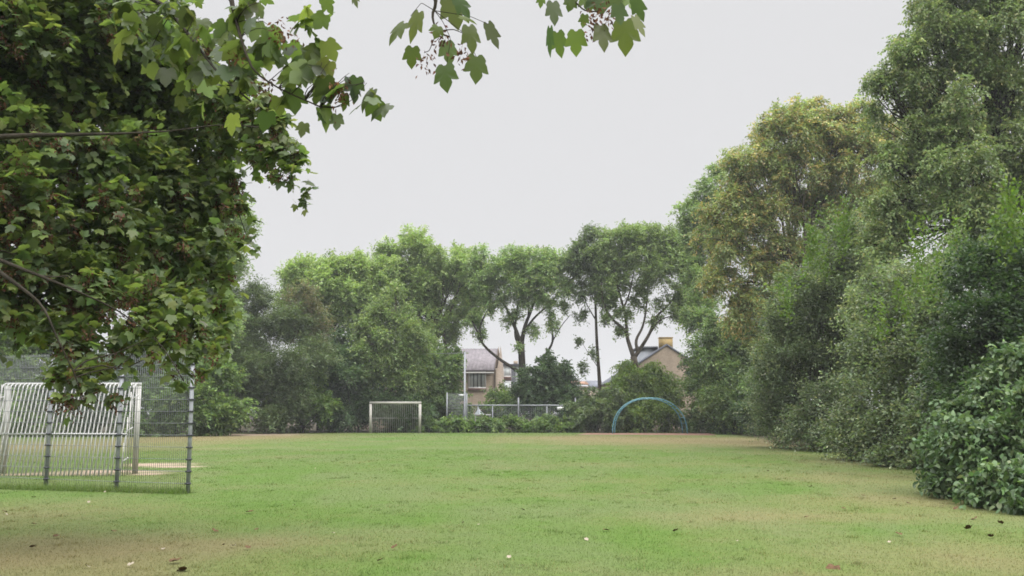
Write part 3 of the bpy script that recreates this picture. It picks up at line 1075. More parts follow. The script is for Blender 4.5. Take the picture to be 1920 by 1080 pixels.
def roof_slab(m, x0, x1, y0, z0, y1, z1, th=0.14, nrip=0):
    """a sloping slab from eave line (y0,z0) to ridge (y1,z1); rippled along x"""
    n = nrip * 4 if nrip else 1
    xs = np.linspace(x0, x1, n + 1)
    rip = 0.035 * np.sin(np.arange(n + 1) * math.pi / 2) if nrip else np.zeros(n + 1)
    V = []
    for x, r in zip(xs, rip):
        V += [(x, y0, z0 + r), (x, y1, z1 + r), (x, y1, z1 - th), (x, y0, z0 - th)]
    V = np.array(V)
    q = []
    for i in range(n):
        for k in range(4):
            q.append((i * 4 + k, i * 4 + (k + 1) % 4, (i + 1) * 4 + (k + 1) % 4, (i + 1) * 4 + k))
    m.add(V, [np.array(q), np.array([(3, 2, 1, 0), (n * 4, n * 4 + 1, n * 4 + 2, n * 4 + 3)])])


def house_row():
    o = at(928, 772, 84)
    t = thing('terraced_house', 'tan brick house with lilac grey tiled roof and curtained window behind the fence', 'house', (o[0], 84, 0), rz=math.radians(-3.4))
    ze = at(928, 693, 84)[2]
    zr = at(928, 655, 88)[2] - 0.1
    W, D = 13.6, 8.0
    m = MB()
    gable_prism(m, -W, 0, 0, D, 0, ze, zr - 0.2)
    m.build('wall', M['brick'], t, local=True)
    m = MB()
    sl = (zr - ze) / (D / 2)
    roof_slab(m, -W - 0.1, -0.05, -0.35, ze - 0.35 * sl + 0.16, D / 2, zr + 0.16, nrip=44)
    roof_slab(m, -W - 0.1, -0.05, D + 0.35, ze - 0.35 * sl + 0.16, D / 2 + 0.003, zr + 0.16)
    r = m.build('roof', M['lilactile'], t, local=True)
    m = MB()
    V = [(0.004, -0.25, ze - 0.25), (0.13, -0.25, ze - 0.25), (0.13, D + 0.2, ze - 0.25), (0.004, D + 0.2, ze - 0.25)]
    gable_prism(m, 0.004, 0.2, -0.12, D + 0.1, 0.0, ze + 0.1, zr + 0.42)
    m.build('gable_wall', M['palelitbrick'], t, local=True)  # sunlit side of the house put into the paler brick colour
    x = lambda px: at(px, 772, 84)[0] - o[0]
    z = lambda py: at(900, py, 84)[2]
    window(t, x(878), x(911), z(728), z(696.5), 0, 4)
    for c in (-7.2, -10.6):
        window(t, c, c + 1.7, z(728), z(696.5), 0, 3)
        window(t, c, c + 1.9, z(772), z(742), 0, 2)
    m = MB()
    m.span((-W, -0.5, ze - 0.34), (-0.05, -0.36, ze - 0.22))
    m.build('gutter', M['alu'], t, local=True)


house_row()


def grey_house():
    y = 106
    x = lambda px: at(px, 772, y)[0]
    z = lambda py: at(950, py, y)[2]
    t = thing('grey_house', 'flat topped grey house with white window frames just right of the gable', 'house', (x(940), y, 0))
    l = lambda px: x(px) - x(940)
    m = MB()
    m.span((l(925), 0, 0), (l(972), 9, z(685)))
    m.build('wall', M['greybrick'], t, local=True)
    m = MB()
    m.span((l(924), -0.25, z(685) + 0.003), (l(973), 9.2, z(682.5)))
    r = m.build('roof', M['felt'], t, local=True)
    window(t, l(944), l(957.5), z(706.5), z(687.5), 0, 1)
    window(t, l(944), l(957.5), z(733), z(715), 0, 1, sill=False)
    m = MB()
    m.span((l(941), -0.06, z(713)), (l(959), -0.004, z(708.5)))
    m.build('panel_band', M['sill'], t, local=True)
    m = MB()
    m.bar((l(962), -0.08, 0), (l(962), -0.08, z(686)), 0.06)
    m.bar((l(965.5), -0.08, 0), (l(965.5), -0.08, z(686)), 0.06)
    m.build('downpipe', M['felt'], t, local=True)
    m = MB()
    m.span((l(963), 0.8, z(682.5) + 0.003), (l(971), 1.6, z(676)))
    c = m.build('chimney', M['brick'], t, local=True)
    c.parent = r


grey_house()


def gable_house():
    y = 82.0
    cx = at(1252, 772, y)[0]
    t = thing('gabled_house', 'tan brick gable with yellow topped chimney above the shrubs', 'house', (cx, y, 0))
    za = at(1252, 648, y)[2]
    hw = 4.4
    ze = za - hw * 0.66
    D = 11.0
    m = MB()
    V = [(-hw, 0, 0), (hw, 0, 0), (hw, 0, ze), (0, 0, za), (-hw, 0, ze), (-hw, D, 0), (hw, D, 0), (hw, D, ze), (0, D, za), (-hw, D, ze)]
    m.add(V, [np.array([[0, 1, 2, 3, 4], [6, 5, 9, 8, 7]]), np.array([[1, 6, 7, 2], [5, 0, 4, 9]])])
    m.build('wall', M['brick'], t, local=True)
    m = MB()
    for s in (-1, 1):
        th = 0.16
        e = 0.3
        V = [(0, -0.08, za + th), (s * (hw + e), -0.08, ze - e * 0.66 + th), (s * (hw + e), D, ze - e * 0.66 + th), (0, D, za + th)]
        V = V + [(a, b, c - th + 0.01) for a, b, c in V]
        m.add(V, [np.array([[0, 1, 2, 3], [7, 6, 5, 4], [0, 4, 5, 1], [1, 5, 6, 2], [2, 6, 7, 3], [3, 7, 4, 0]])])
    r = m.build('roof', M['greytile'], t, local=True)
    m = MB()
    zc0, zc1 = za - 0.3, at(1252, 633.5, y)[2]
    m.span((-0.53, 0.05, zc0), (0.53, 0.85, zc1))
    m.span((-0.57, 0.01, zc1 + 0.002), (0.57, 0.89, zc1 + 0.07))
    c = m.build('chimney', M['yellowbrick'], t, local=True)
    c.parent = r
    # dormer on the left slope
    x0, x1 = at(1200, 772, y + 1.2)[0] - cx, at(1233, 772, y + 1.2)[0] - cx
    zt, zb = at(1210, 655, y + 1.2)[2], ze
    m = MB()
    m.span((x0, 1.2, zb), (x1, 6.5, zt))
    d = m.build('dormer', M['panel'], t, local=True)
    m = MB()
    m.span((x0 - 0.1, 1.05, zt + 0.003), (x1 + 0.1, 6.6, zt + 0.24))
    k = m.build('dormer_roof', M['felt'], t, local=True)
    k.parent = d


gable_house()


def small_house():
    y = 122.0
    x = lambda px: at(px, 772, y)[0]
    z = lambda py: at(1100, py, y)[2]
    t = thing('small_house', 'tiny distant house with blue grey roof beside the slim trunk', 'house', (x(1112), y, 0))
    m = MB()
    m.span((x(1070) - x(1112), 0, 0), (x(1132) - x(1112), 7, z(724)))
    m.build('wall', M['palelitbrick'], t, local=True)
    m = MB()
    roof_slab(m, x(1104) - x(1112), x(1133) - x(1112), -0.3, z(724.5), 3.5, z(712))
    m.build('roof', M['greytile'], t, local=True)
    m = MB()
    roof_slab(m, x(1068) - x(1112), x(1103.5) - x(1112), -0.3, z(719.5), 3.5, z(713))
    m.build('porch_roof', M['redtile'], t, local=True)


small_house()

# ------------------------------------------------------------------ trees of the far edge
ASH = [(5, (0.288, 0.388, 0.141)), (3, (0.232, 0.324, 0.12)), (2, (0.353, 0.453, 0.163))]
ASHD = [(5, (0.248, 0.351, 0.147)), (3, (0.207, 0.284, 0.118)), (1, (0.347, 0.427, 0.185))]
LIME = [(5, (0.205, 0.28, 0.098)), (3, (0.162, 0.238, 0.087)), (2, (0.247, 0.321, 0.108))]
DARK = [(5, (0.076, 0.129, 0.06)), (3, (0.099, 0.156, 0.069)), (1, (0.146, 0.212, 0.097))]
BLUISH = [(5, (0.131, 0.181, 0.082)), (3, (0.098, 0.141, 0.06)), (1, (0.194, 0.241, 0.112))]
MID = [(5, (0.146, 0.222, 0.078)), (3, (0.114, 0.182, 0.066)), (2, (0.212, 0.284, 0.1))]
SHRUB = [(5, (0.148, 0.229, 0.064)), (3, (0.106, 0.172, 0.054)), (2, (0.206, 0.287, 0.077))]
YELLOW = [(7, (0.293, 0.354, 0.145)), (2.5, (0.45, 0.375, 0.158)), (1.5, (0.382, 0.3, 0.138)), (5, (0.232, 0.3, 0.124)), (0.6, (0.544, 0.442, 0.17))]
ROWAN = [(4, (0.196, 0.175, 0.098)), (3, (0.14, 0.168, 0.077)), (2, (0.119, 0.154, 0.07))]
GT = 'broad trees along the far edge of the field'
GS = 'shrubs along the far edge of the field'
far = dict(leaf=0.185, wr=0.48, lai=3.3, per=10, slen=0.62, droop=0.22, hang=0.1, sub=15, subr=(0.26, 0.46))


def base_of(px, y):
    return (at(px, 772, y)[0], y)


# far left, behind the maple
tree('ash_tree', 'grey green tree rising behind the tips of the near maple', 'tree', base_of(330, 62), at(330, 640, 62), 0.22,
     [B(390, 400, 62, 75), B(420, 500, 62, 55), B(340, 470, 62, 100), B(400, 590, 62, 70), B(250, 420, 63, 110), B(300, 580, 63, 90), B(190, 520, 63, 90), B(425, 620, 61, 40), B(405, 450, 62, 70)],
     cols=ASHD, **{**far, 'leaf': 0.2, 'lai': 3.8})
tree('ash_tree', 'pale green rounded tree, leftmost of the far crowns beyond the goal', 'tree', base_of(600, 74), at(605, 640, 74), 0.2,
     [B(590, 540, 74, 62), B(640, 520, 74, 48), B(550, 530, 74, 36), B(670, 560, 74, 48), B(610, 600, 74, 44), B(555, 580, 74, 36), B(670, 500, 75, 26), B(530, 560, 74, 26), B(610, 510, 74, 44), B(570, 515, 74, 34), B(665, 495, 74, 30), B(690, 520, 74, 36), B(640, 570, 74, 44), B(700, 570, 74, 36), B(580, 610, 74, 40), B(680, 610, 74, 34)],
     GT, cols=ASH, **far)
tree('ash_tree', 'tallest far crown, pale green and domed, above the cream goal', 'tree', base_of(815, 76), at(812, 640, 76), 0.24,
     [B(770, 490, 76, 56), B(830, 485, 76, 50), B(725, 500, 76, 45), B(870, 530, 76, 46), B(820, 555, 76, 50), B(760, 555, 76, 36), B(880, 580, 76, 36), B(840, 615, 76, 36), B(725, 475, 76, 26), B(865, 490, 76, 34), B(790, 620, 75, 30), B(895, 510, 76, 26), B(690, 530, 76, 30), B(735, 550, 76, 40), B(800, 590, 76, 36), B(890, 550, 76, 30), B(800, 520, 76, 50), B(720, 600, 76, 32)],
     GT, cols=ASH, extra=[([(838, 660), (832, 620), (850, 570), (860, 540)], 75.5, 0.14, 0.04)], **far)
tree('locust_tree', 'tree with a dark crooked trunk and airy crown between the two roofs', 'tree', base_of(978, 73), at(976, 640, 73), 0.3,
     [B(985, 505, 73, 42), B(940, 515, 73, 40), B(1030, 510, 73, 42), B(990, 560, 73, 34), B(1050, 540, 73, 26), B(930, 565, 73, 26), B(905, 540, 73, 26), B(1000, 620, 73, 15), B(960, 600, 73, 20), B(1035, 580, 73, 18), B(885, 600, 73, 22), B(900, 625, 73, 14), B(1065, 510, 73.5, 30), B(905, 510, 73.5, 34), B(1060, 575, 73.5, 14), B(1030, 490, 73, 24), B(960, 490, 73, 26), B(1038, 612, 73, 15), B(960, 540, 73, 38), B(1010, 540, 73, 36), B(1075, 490, 73.6, 26), B(900, 480, 73.6, 22), B(1070, 545, 73.6, 18), B(975, 650, 72.6, 9)],
     GT, bark='darkbark', autolimb=False, cols=ASHD,
     extra=[([(985, 772), (980, 740), (979, 690), (977, 640)], 73, 0.33, 0.23, 10), ([(977, 645), (962, 605), (948, 575), (930, 545)], 73, 0.17, 0.05),
            ([(978, 642), (985, 610), (1000, 570), (1010, 520)], 73, 0.19, 0.05), ([(976, 650), (966, 630), (968, 590), (975, 545)], 73, 0.10, 0.03),
            ([(982, 625), (1000, 598), (1030, 570), (1055, 545)], 73, 0.11, 0.03), ([(978, 700), (962, 690), (935, 672), (908, 648), (895, 622), (880, 590)], 72.8, 0.15, 0.05),
            ([(905, 645), (900, 615), (915, 580), (935, 560)], 72.8, 0.08, 0.03), ([(980, 730), (1012, 700), (1022, 668), (1036, 640), (1033, 605), (1028, 570)], 73.3, 0.14, 0.05),
            ([(1036, 640), (1052, 612), (1070, 590)], 73.3, 0.05, 0.02), ([(990, 600), (992, 560), (988, 520)], 73, 0.08, 0.03)],
     **{**far, 'lai': 2.9})
tree('slim_tree', 'slender darker tree with one thin straight stem left of the forked tree', 'tree', base_of(1124, 74), at(1117, 600, 74), 0.14,
     [B(1106, 470, 73, 30), B(1108, 440, 73, 20), B(1090, 500, 73, 28), B(1120, 515, 73, 26), B(1095, 545, 73, 24), B(1085, 470, 73, 20), B(1130, 560, 73, 16), B(1090, 590, 73, 14), B(1135, 600, 73, 13), B(1088, 640, 73, 10), B(1112, 660, 73, 10), B(1095, 690, 73, 12)],
     GT, autolimb=False, cols=[(4, (0.15, 0.205, 0.1)), (2, (0.125, 0.175, 0.085))],
     extra=[([(1126, 772), (1124, 715), (1119, 640), (1116, 560), (1110, 470)], 74, 0.17, 0.06), ([(1117, 600), (1100, 570), (1092, 545)], 74, 0.05, 0.02), ([(1117, 570), (1128, 545), (1125, 510)], 74, 0.05, 0.02), ([(1122, 690), (1105, 665), (1090, 640)], 73.6, 0.03, 0.01)],
     **{**far, 'lai': 2.6})
tree('forked_tree', 'wide crowned tree forking low in front of the yellow chimney house', 'tree', base_of(1192, 72), at(1186, 672, 72), 0.3,
     [B(1150, 465, 72, 40), B(1195, 460, 72, 40), B(1245, 465, 72, 42), B(1180, 510, 72, 40), B(1235, 515, 72, 42), B(1275, 500, 72, 34), B(1255, 560, 72, 30), B(1285, 550, 72, 34), B(1150, 540, 72, 30), B(1200, 560, 72, 24), B(1150, 585, 72, 20), B(1165, 622, 72, 14), B(1230, 600, 72, 14), B(1280, 590, 72, 22), B(1120, 480, 72, 24), B(1210, 490, 73, 40), B(1285, 460, 72.5, 34), B(1220, 440, 72, 26), B(1170, 440, 72, 26), B(1265, 445, 72, 28), B(1290, 520, 72.5, 30), B(1125, 530, 72.5, 24), B(1132, 455, 72.5, 26), B(1140, 505, 72.5, 30), B(1128, 560, 72.5, 18), B(1100, 500, 73.2, 24), B(1090, 470, 73.4, 22), B(1175, 590, 72, 13)],
     GT, autolimb=False, cols=[(5, (0.225, 0.305, 0.12)), (3, (0.19, 0.26, 0.105)), (1, (0.26, 0.34, 0.13))],
     extra=[([(1200, 772), (1195, 720), (1188, 668)], 72, 0.3, 0.24, 10), ([(1188, 670), (1178, 640), (1172, 620), (1150, 600), (1132, 570), (1128, 530)], 72, 0.17, 0.04),
            ([(1176, 632), (1172, 590), (1160, 545), (1150, 500)], 72, 0.13, 0.04), ([(1190, 670), (1203, 650), (1218, 625), (1230, 595), (1255, 570), (1275, 540)], 72, 0.16, 0.04),
            ([(1196, 662), (1193, 638), (1205, 612), (1212, 575), (1215, 520)], 72, 0.13, 0.04), ([(1206, 645), (1222, 620), (1238, 600), (1262, 592)], 71.8, 0.1, 0.03), ([(1168, 580), (1180, 550), (1190, 500)], 72, 0.08, 0.03)],
     **{**far, 'lai': 2.9})
tree('lime_tree', 'yellowish bright green young tree standing forward of the far crowns over the goal', 'tree', base_of(735, 68), at(735, 700, 68), 0.13,
     [B(735, 580, 68, 34), B(715, 610, 68, 40), B(760, 620, 68, 40), B(690, 640, 68, 40), B(745, 660, 68, 44), B(790, 650, 68, 34), B(700, 690, 68, 40), B(770, 705, 68, 44), B(670, 610, 68, 24), B(740, 550, 68, 20)],
     cols=LIME, **{**far, 'leaf': 0.2, 'slen': 0.9, 'sub': 11, 'lai': 3.0})
tree('green_tree', 'mid green tree half hidden behind the left flank of the yellowing tree', 'tree', base_of(1335, 68), at(1335, 640, 68), 0.2,
     [B(1305, 400, 66, 36), B(1335, 365, 66, 40), B(1300, 450, 66, 34), B(1330, 430, 66, 50), B(1310, 510, 66, 40), B(1315, 580, 66, 44), B(1345, 330, 66, 20), B(1290, 425, 66, 22)],
     GT, cols=ASHD, **{**far, 'leaf': 0.2, 'lai': 3.6})
tree('ash_tree', 'big yellowing tree with tan seed bunches right of the forked tree', 'tree', base_of(1500, 50), at(1500, 560, 50), 0.22,
     [B(1480, 265, 50, 72), B(1560, 245, 50, 70), B(1420, 310, 50, 66), B(1500, 340, 50, 80), B(1610, 290, 50, 75), B(1385, 385, 50, 60), B(1440, 410, 50, 62), B(1355, 450, 50, 52), B(1410, 500, 50, 60), B(1350, 530, 50, 42), B(1400, 580, 50, 50), B(1580, 380, 50, 66), B(1650, 240, 50, 56), B(1375, 320, 50, 34), B(1440, 240, 50, 40), B(1540, 470, 51, 60), B(1480, 540, 50, 60), B(1630, 430, 51, 66), B(1430, 640, 50, 34), B(1660, 350, 51, 66), B(1520, 215, 50, 40), B(1600, 215, 50, 44), B(1330, 400, 50, 24), B(1460, 470, 50, 50), B(1530, 400, 50.5, 50)],
     None, cols=YELLOW, extra=[([(1490, 560), (1480, 470), (1455, 430), (1430, 380)], 49.5, 0.11, 0.03), ([(1500, 540), (1510, 450), (1505, 390), (1520, 330)], 49.5, 0.11, 0.03), ([(1500, 560), (1530, 470), (1560, 400), (1600, 350)], 49.5, 0.10, 0.03)],
     **{**far, 'leaf': 0.165, 'wr': 0.45, 'lai': 2.9, 'sub': 16, 'subr': (0.24, 0.42), 'droop': 0.4, 'hang': 0.3})

# ------------------------------------------------------------------ shrubs of the far edge
bush('yew_shrub', 'tall dark blue green shrub left of the ball stop frame', 'shrub',
     [B(460, 610, 64, 44), B(520, 610, 64, 38), B(450, 690, 63, 56), B(530, 680, 63.5, 55), B(490, 750, 63, 56), B(560, 740, 64, 36), B(445, 560, 64, 24), B(555, 610, 65, 30), B(430, 740, 62, 36), B(500, 565, 64.5, 26), B(475, 545, 65, 18), B(590, 670, 64.5, 34)],
     GS, cols=BLUISH, leaf=0.2, wr=0.3, slen=1.3, per=18, droop=0.15, hang=0.0, lai=4.2, flat=0.6)
bush('rowan_shrub', 'thin brownish green tree leaning over the dark blue green shrub', 'tree',
     [B(560, 570, 66, 30), B(580, 600, 66, 36), B(545, 610, 66, 30), B(600, 630, 66, 28), B(575, 545, 66, 16)], None, cols=ROWAN, leaf=0.2, wr=0.35, lai=2.6, slen=0.8, droop=-0.2, r0=0.1)
bush('broadleaf_shrub', 'mid green leafy bush at the bare soil behind the fence end', 'shrub',
     [B(395, 700, 58, 46), B(380, 750, 57, 48), B(420, 765, 57.5, 40), B(360, 780, 57, 34), B(400, 785, 57, 32)], GS, cols=SHRUB, leaf=0.18, wr=0.6, lai=4)
bush('ivy_bush', 'rounded yellow green bush between the dark shrub and cream goal', 'shrub',
     [B(570, 740, 65, 38), B(560, 775, 65, 38), B(600, 770, 65, 34), B(590, 720, 65, 28), B(530, 780, 65, 30)], GS, cols=SHRUB, leaf=0.18, wr=0.7, lai=4)
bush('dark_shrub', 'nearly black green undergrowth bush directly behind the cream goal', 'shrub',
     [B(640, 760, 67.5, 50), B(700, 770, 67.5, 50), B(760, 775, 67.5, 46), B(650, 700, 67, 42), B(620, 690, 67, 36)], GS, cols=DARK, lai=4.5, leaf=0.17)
bush('elder_shrub', 'leafy bush right of the cream goal reaching to the ball stop pole', 'shrub',
     [B(815, 715, 70, 38), B(790, 765, 69.5, 34), B(838, 700, 71, 30), B(830, 755, 70.5, 30), B(805, 690, 71, 38), B(848, 730, 71, 18), B(850, 680, 71, 18), B(855, 668, 73, 15), B(800, 670, 73, 30), B(850, 765, 71, 22), B(872, 770, 71.5, 15), B(868, 740, 71.5, 10)], GS, cols=MID, leaf=0.19, wr=0.6, lai=4.2)
for k, (px, r, lab) in enumerate(((805, 22, 'low rough bush at the foot of the mesh panel beside the goal'), (860, 22, 'low bramble below the white plate on the pole'),
                                  (915, 24, 'low bramble in front of the peaked white sheet'), (970, 22, 'low bramble in front of the middle post of the tube fence'),
                                  (1020, 22, 'low bramble under the left part of the tube fence sign'), (1062, 20, 'low bramble at the right end post of the tube fence'))):
    bush('bramble', lab, 'shrub', [B(px - 14, 801, 66.4, r * 0.82), B(px + 14, 801, 66.2, r * 0.74), B(px, 797, 66.9, r * 0.85)], 'brambles under the tube fence',
         cols=SHRUB if k % 2 else MID, leaf=0.17, wr=0.6, lai=3.8, sub=9, slen=0.4)
bush('round_shrub', 'dense dark green rounded tree behind the middle of the tube fence', 'shrub',
     [B(1000, 720, 71.5, 42), B(1045, 715, 71.5, 38), B(1025, 690, 71.5, 28), B(1070, 740, 71.5, 28), B(985, 745, 71, 30), B(1030, 745, 71, 34), B(1010, 778, 70.6, 30), B(1060, 775, 70.6, 30), B(965, 775, 70.6, 24), B(1085, 760, 71, 24), B(1060, 700, 72, 20)], GS, cols=DARK, leaf=0.2, wr=0.55, lai=4)
bush('garden_shrub', 'light green shrub under the wall of the tan house', 'shrub',
     [B(935, 750, 76, 26), B(955, 742, 76, 20), B(905, 768, 75, 14), B(945, 768, 74, 24), B(925, 785, 74, 22), B(890, 788, 74, 16)], None, cols=SHRUB, leaf=0.2, wr=0.5, lai=3.6)
bush('privet_shrub', 'dark green shrub left of the blue climbing arch', 'shrub',
     [B(1110, 765, 67, 38), B(1140, 770, 66.6, 36), B(1100, 790, 66.2, 28), B(1150, 795, 66, 24), B(1085, 775, 67, 24)], GS, cols=BLUISH, leaf=0.17, wr=0.6, lai=4.4)
bush('hazel_shrub', 'large yellow green mound of leaves behind the blue climbing arch', 'shrub',
     [B(1190, 720, 68.5, 42), B(1230, 725, 68.5, 40), B(1210, 765, 68, 48), B(1165, 740, 68, 34), B(1250, 780, 67, 36), B(1200, 795, 66.5, 30), B(1175, 700, 69, 24), B(1222, 697, 69, 24), B(1268, 745, 69, 18), B(1245, 715, 69.5, 15)], GS, cols=[(5, (0.15, 0.22, 0.05)), (3, (0.11, 0.175, 0.045)), (2, (0.19, 0.26, 0.06))], leaf=0.2, wr=0.42, slen=0.8, droop=0.6, hang=0.3, lai=4)
bush('laurel_shrub', 'dark layered bush covering the right side of the tan gable', 'shrub',
     [B(1330, 660, 63, 42), B(1370, 690, 62, 50), B(1325, 735, 65, 38), B(1360, 760, 62, 50), B(1300, 720, 66, 22), B(1305, 690, 66, 14), B(1315, 780, 66, 28), B(1340, 620, 63, 30), B(1400, 740, 60, 50), B(1385, 630, 62, 40)],
     GS, cols=MID, leaf=0.19, wr=0.45, slen=0.9, droop=0.2, lai=4)
bush('dark_shrub', 'very dark low bush right of the blue climbing arch', 'shrub',
     [B(1295, 795, 66.8, 22), B(1335, 795, 66, 24), B(1375, 792, 62, 32), B(1420, 785, 58, 36), B(1440, 750, 55, 40), B(1395, 760, 60, 30)], GS, cols=DARK, leaf=0.16, lai=4.6)
for (bl, lab, cl) in (([B(430, 650, 70, 60), B(480, 720, 70, 70), B(380, 700, 70, 60), B(430, 780, 69, 50)], 'shaded shrub filling behind the tall dark blue green shrub', MID),
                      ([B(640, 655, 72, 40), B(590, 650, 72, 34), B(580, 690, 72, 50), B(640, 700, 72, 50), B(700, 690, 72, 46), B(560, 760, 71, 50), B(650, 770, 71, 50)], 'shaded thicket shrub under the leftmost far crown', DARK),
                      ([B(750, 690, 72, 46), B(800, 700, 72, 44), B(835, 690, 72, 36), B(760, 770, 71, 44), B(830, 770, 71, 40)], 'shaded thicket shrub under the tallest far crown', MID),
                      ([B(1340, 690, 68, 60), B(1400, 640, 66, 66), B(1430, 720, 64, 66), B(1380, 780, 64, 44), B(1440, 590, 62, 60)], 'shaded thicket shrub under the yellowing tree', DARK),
                      ([B(1530, 560, 44, 70), B(1610, 560, 42, 80), B(1500, 660, 44, 76), B(1640, 480, 42, 60), B(1590, 680, 42, 80), B(1560, 470, 44, 40)], 'olive thicket shrub between the yellowing tree and tall tree', MID)):
    bush('thicket_shrub', lab, 'shrub', bl, 'thicket behind the border shrubs', cols=cl, leaf=0.2, wr=0.55, lai=4)
# behind the near goal, seen through the mesh
for (bl, lab, cl) in (([B(40, 700, 58, 70), B(90, 730, 57, 60), B(-20, 740, 57, 70), B(40, 775, 56, 50), B(120, 780, 56, 40), B(0, 640, 58, 70)], 'yellowish green bush behind the left part of the barred goal', SHRUB),
                      ([B(180, 720, 57, 70), B(220, 770, 56, 50), B(160, 780, 56, 44), B(230, 690, 58, 60), B(120, 660, 59, 60)], 'dark bush behind the right part of the barred goal', DARK),
                      ([B(300, 730, 57, 60), B(330, 775, 56, 46), B(280, 780, 56, 44), B(290, 660, 58, 60), B(340, 690, 58, 50)], 'mixed green bush seen through the end mesh panel', MID)):
    bush('broadleaf_shrub', lab, 'shrub', bl, GS, cols=cl, leaf=0.17, wr=0.6, lai=4)

# ------------------------------------------------------------------ right hand border
BIRCH = [(5, (0.214, 0.283, 0.123)), (3, (0.172, 0.235, 0.103)), (2, (0.284, 0.346, 0.152)), (1, (0.361, 0.375, 0.196))]
ELM = [(5, (0.15, 0.199, 0.105)), (3, (0.11, 0.15, 0.08)), (2, (0.24, 0.274, 0.162))]
HAZEL = [(5, (0.095, 0.156, 0.066)), (3, (0.072, 0.12, 0.051)), (2, (0.14, 0.208, 0.094)), (1, (0.172, 0.232, 0.12))]
tree('tall_tree', 'tallest tree of the scene, dense grey green, leaving the frame at its upper corner', 'tree', base_of(1890, 33), at(1890, 440, 33), 0.3,
     [B(1780, 70, 33, 110), B(1900, 40, 33, 120), B(1720, 130, 33, 75), B(1680, 120, 33, 50), B(1690, 200, 33, 62), B(1800, 200, 33, 110), B(1900, 190, 33, 110), B(1730, 290, 33, 80), B(1830, 320, 32, 110),
      B(1930, 330, 32, 110), B(1690, 380, 33, 66), B(1770, 420, 32, 90), B(1880, 440, 31, 110), B(1660, 460, 33, 50), B(1740, 20, 33, 44), B(1820, -60, 33, 110), B(1960, -60, 33, 130), B(1645, 150, 33, 26), B(1660, 300, 33, 40), B(2010, 200, 33, 140), B(1640, 560, 33, 60)],
     None, cols=BIRCH, leaf=0.115, wr=0.6, lai=2.7, per=12, slen=0.5, droop=0.6, hang=0.35, sub=15, subr=(0.22, 0.42), bark='darkbark',
     extra=[([(1890, 440), (1880, 300), (1868, 180), (1860, 60), (1850, -60)], 33, 0.24, 0.09), ([(1875, 240), (1905, 110), (1930, 40)], 33, 0.12, 0.05), ([(1878, 290), (1800, 190), (1740, 160)], 32.5, 0.09, 0.03)])


def shoots(t, pts, cols, leaf=0.07, h=0.9):
    """upright bright young shoots, one part each"""
    for p in pts:
        C = np.repeat(at(p[0], p[1] + 2, p[2] - 2.4)[None], 5, axis=0) + rng.normal(size=(5, 3)) * np.array([0.1, 0.1, 0.2])
        D = np.array([0, 0, 1.0]) + 0.16 * rng.normal(size=C.shape)
        P, A, Nn, idx = sprays(C, D, 40, h * 1.3, 0.05, -0.1, 0.5)
        Ln = 1.35 * leaf * rng.uniform(0.7, 1.3, len(P))
        leaf_mesh('shoot_foliage', P, A, Nn, Ln, Ln * 0.6, palette(len(P), cols, 0.15), 'diamond', M['leaf'], t)


BRIGHT = [(3, (0.137, 0.222, 0.035)), (2, (0.105, 0.178, 0.035))]
el = dict(leaf=0.105, wr=0.6, per=20, slen=1.25, droop=0.12, hang=0.05, twist=0.35, flat=0.55, clump=0.24, sub=22, subr=(0.16, 0.33), upb=0.1)
t = bush('elm_shrub', 'tall layered grey green elm shrub with bright shoots at the bend of the border', 'shrub',
         [B(1470, 770, 38, 56), B(1500, 700, 38, 66), B(1450, 700, 38.5, 44), B(1470, 640, 38, 60), B(1540, 640, 37, 80), B(1520, 790, 36, 60), B(1570, 760, 35, 70), B(1550, 560, 37, 66), B(1490, 580, 38, 44), B(1580, 480, 37, 50), B(1590, 430, 37, 24), B(1560, 820, 34, 40), B(1470, 815, 37.5, 28), B(1600, 560, 36, 60), B(1430, 760, 39, 26)],
         'shrubs along the right border', cols=ELM, lai=2.9, r0=0.1, **el)
shoots(t, [(1582, 470, 36.5), (1590, 440, 37), (1545, 520, 36.5), (1520, 505, 37), (1575, 450, 37), (1530, 490, 37), (1655, 590, 33), (1480, 600, 37)], BRIGHT, 0.09, 1.1)
t = bush('elm_shrub', 'dark elm shrub with arching sprays between the layered elm and the corner bush', 'shrub',
         [B(1660, 780, 27, 76), B(1620, 840, 28, 46), B(1690, 850, 25, 50), B(1640, 700, 28, 80), B(1720, 700, 26, 80), B(1680, 620, 28, 80), B(1750, 780, 24.5, 70), B(1760, 610, 27, 90), B(1660, 550, 30, 66), B(1720, 540, 28, 60), B(1600, 800, 29, 50), B(1730, 860, 24, 36), B(1655, 862, 25.5, 26)],
         'shrubs along the right border', cols=ELM, lai=2.9, r0=0.1, **el)
shoots(t, [(1730, 560, 27), (1725, 520, 27), (1790, 500, 26), (1755, 480, 27), (1650, 640, 27.5), (1750, 590, 26), (1780, 560, 25.5), (1700, 600, 27)], BRIGHT, 0.075, 0.85)
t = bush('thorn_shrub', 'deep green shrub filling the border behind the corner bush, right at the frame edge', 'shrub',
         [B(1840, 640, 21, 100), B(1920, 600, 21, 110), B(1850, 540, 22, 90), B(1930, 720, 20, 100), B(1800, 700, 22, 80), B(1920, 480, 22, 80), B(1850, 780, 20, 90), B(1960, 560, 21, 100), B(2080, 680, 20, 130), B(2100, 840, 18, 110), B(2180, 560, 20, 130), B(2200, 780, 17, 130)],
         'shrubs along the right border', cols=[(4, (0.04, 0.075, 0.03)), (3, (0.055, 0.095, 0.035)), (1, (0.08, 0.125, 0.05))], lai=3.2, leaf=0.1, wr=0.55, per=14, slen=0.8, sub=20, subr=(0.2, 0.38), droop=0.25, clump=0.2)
shoots(t, [(1905, 450, 21.5), (1880, 470, 21.5), (1900, 420, 21.5), (1915, 440, 21)], BRIGHT, 0.07, 0.6)
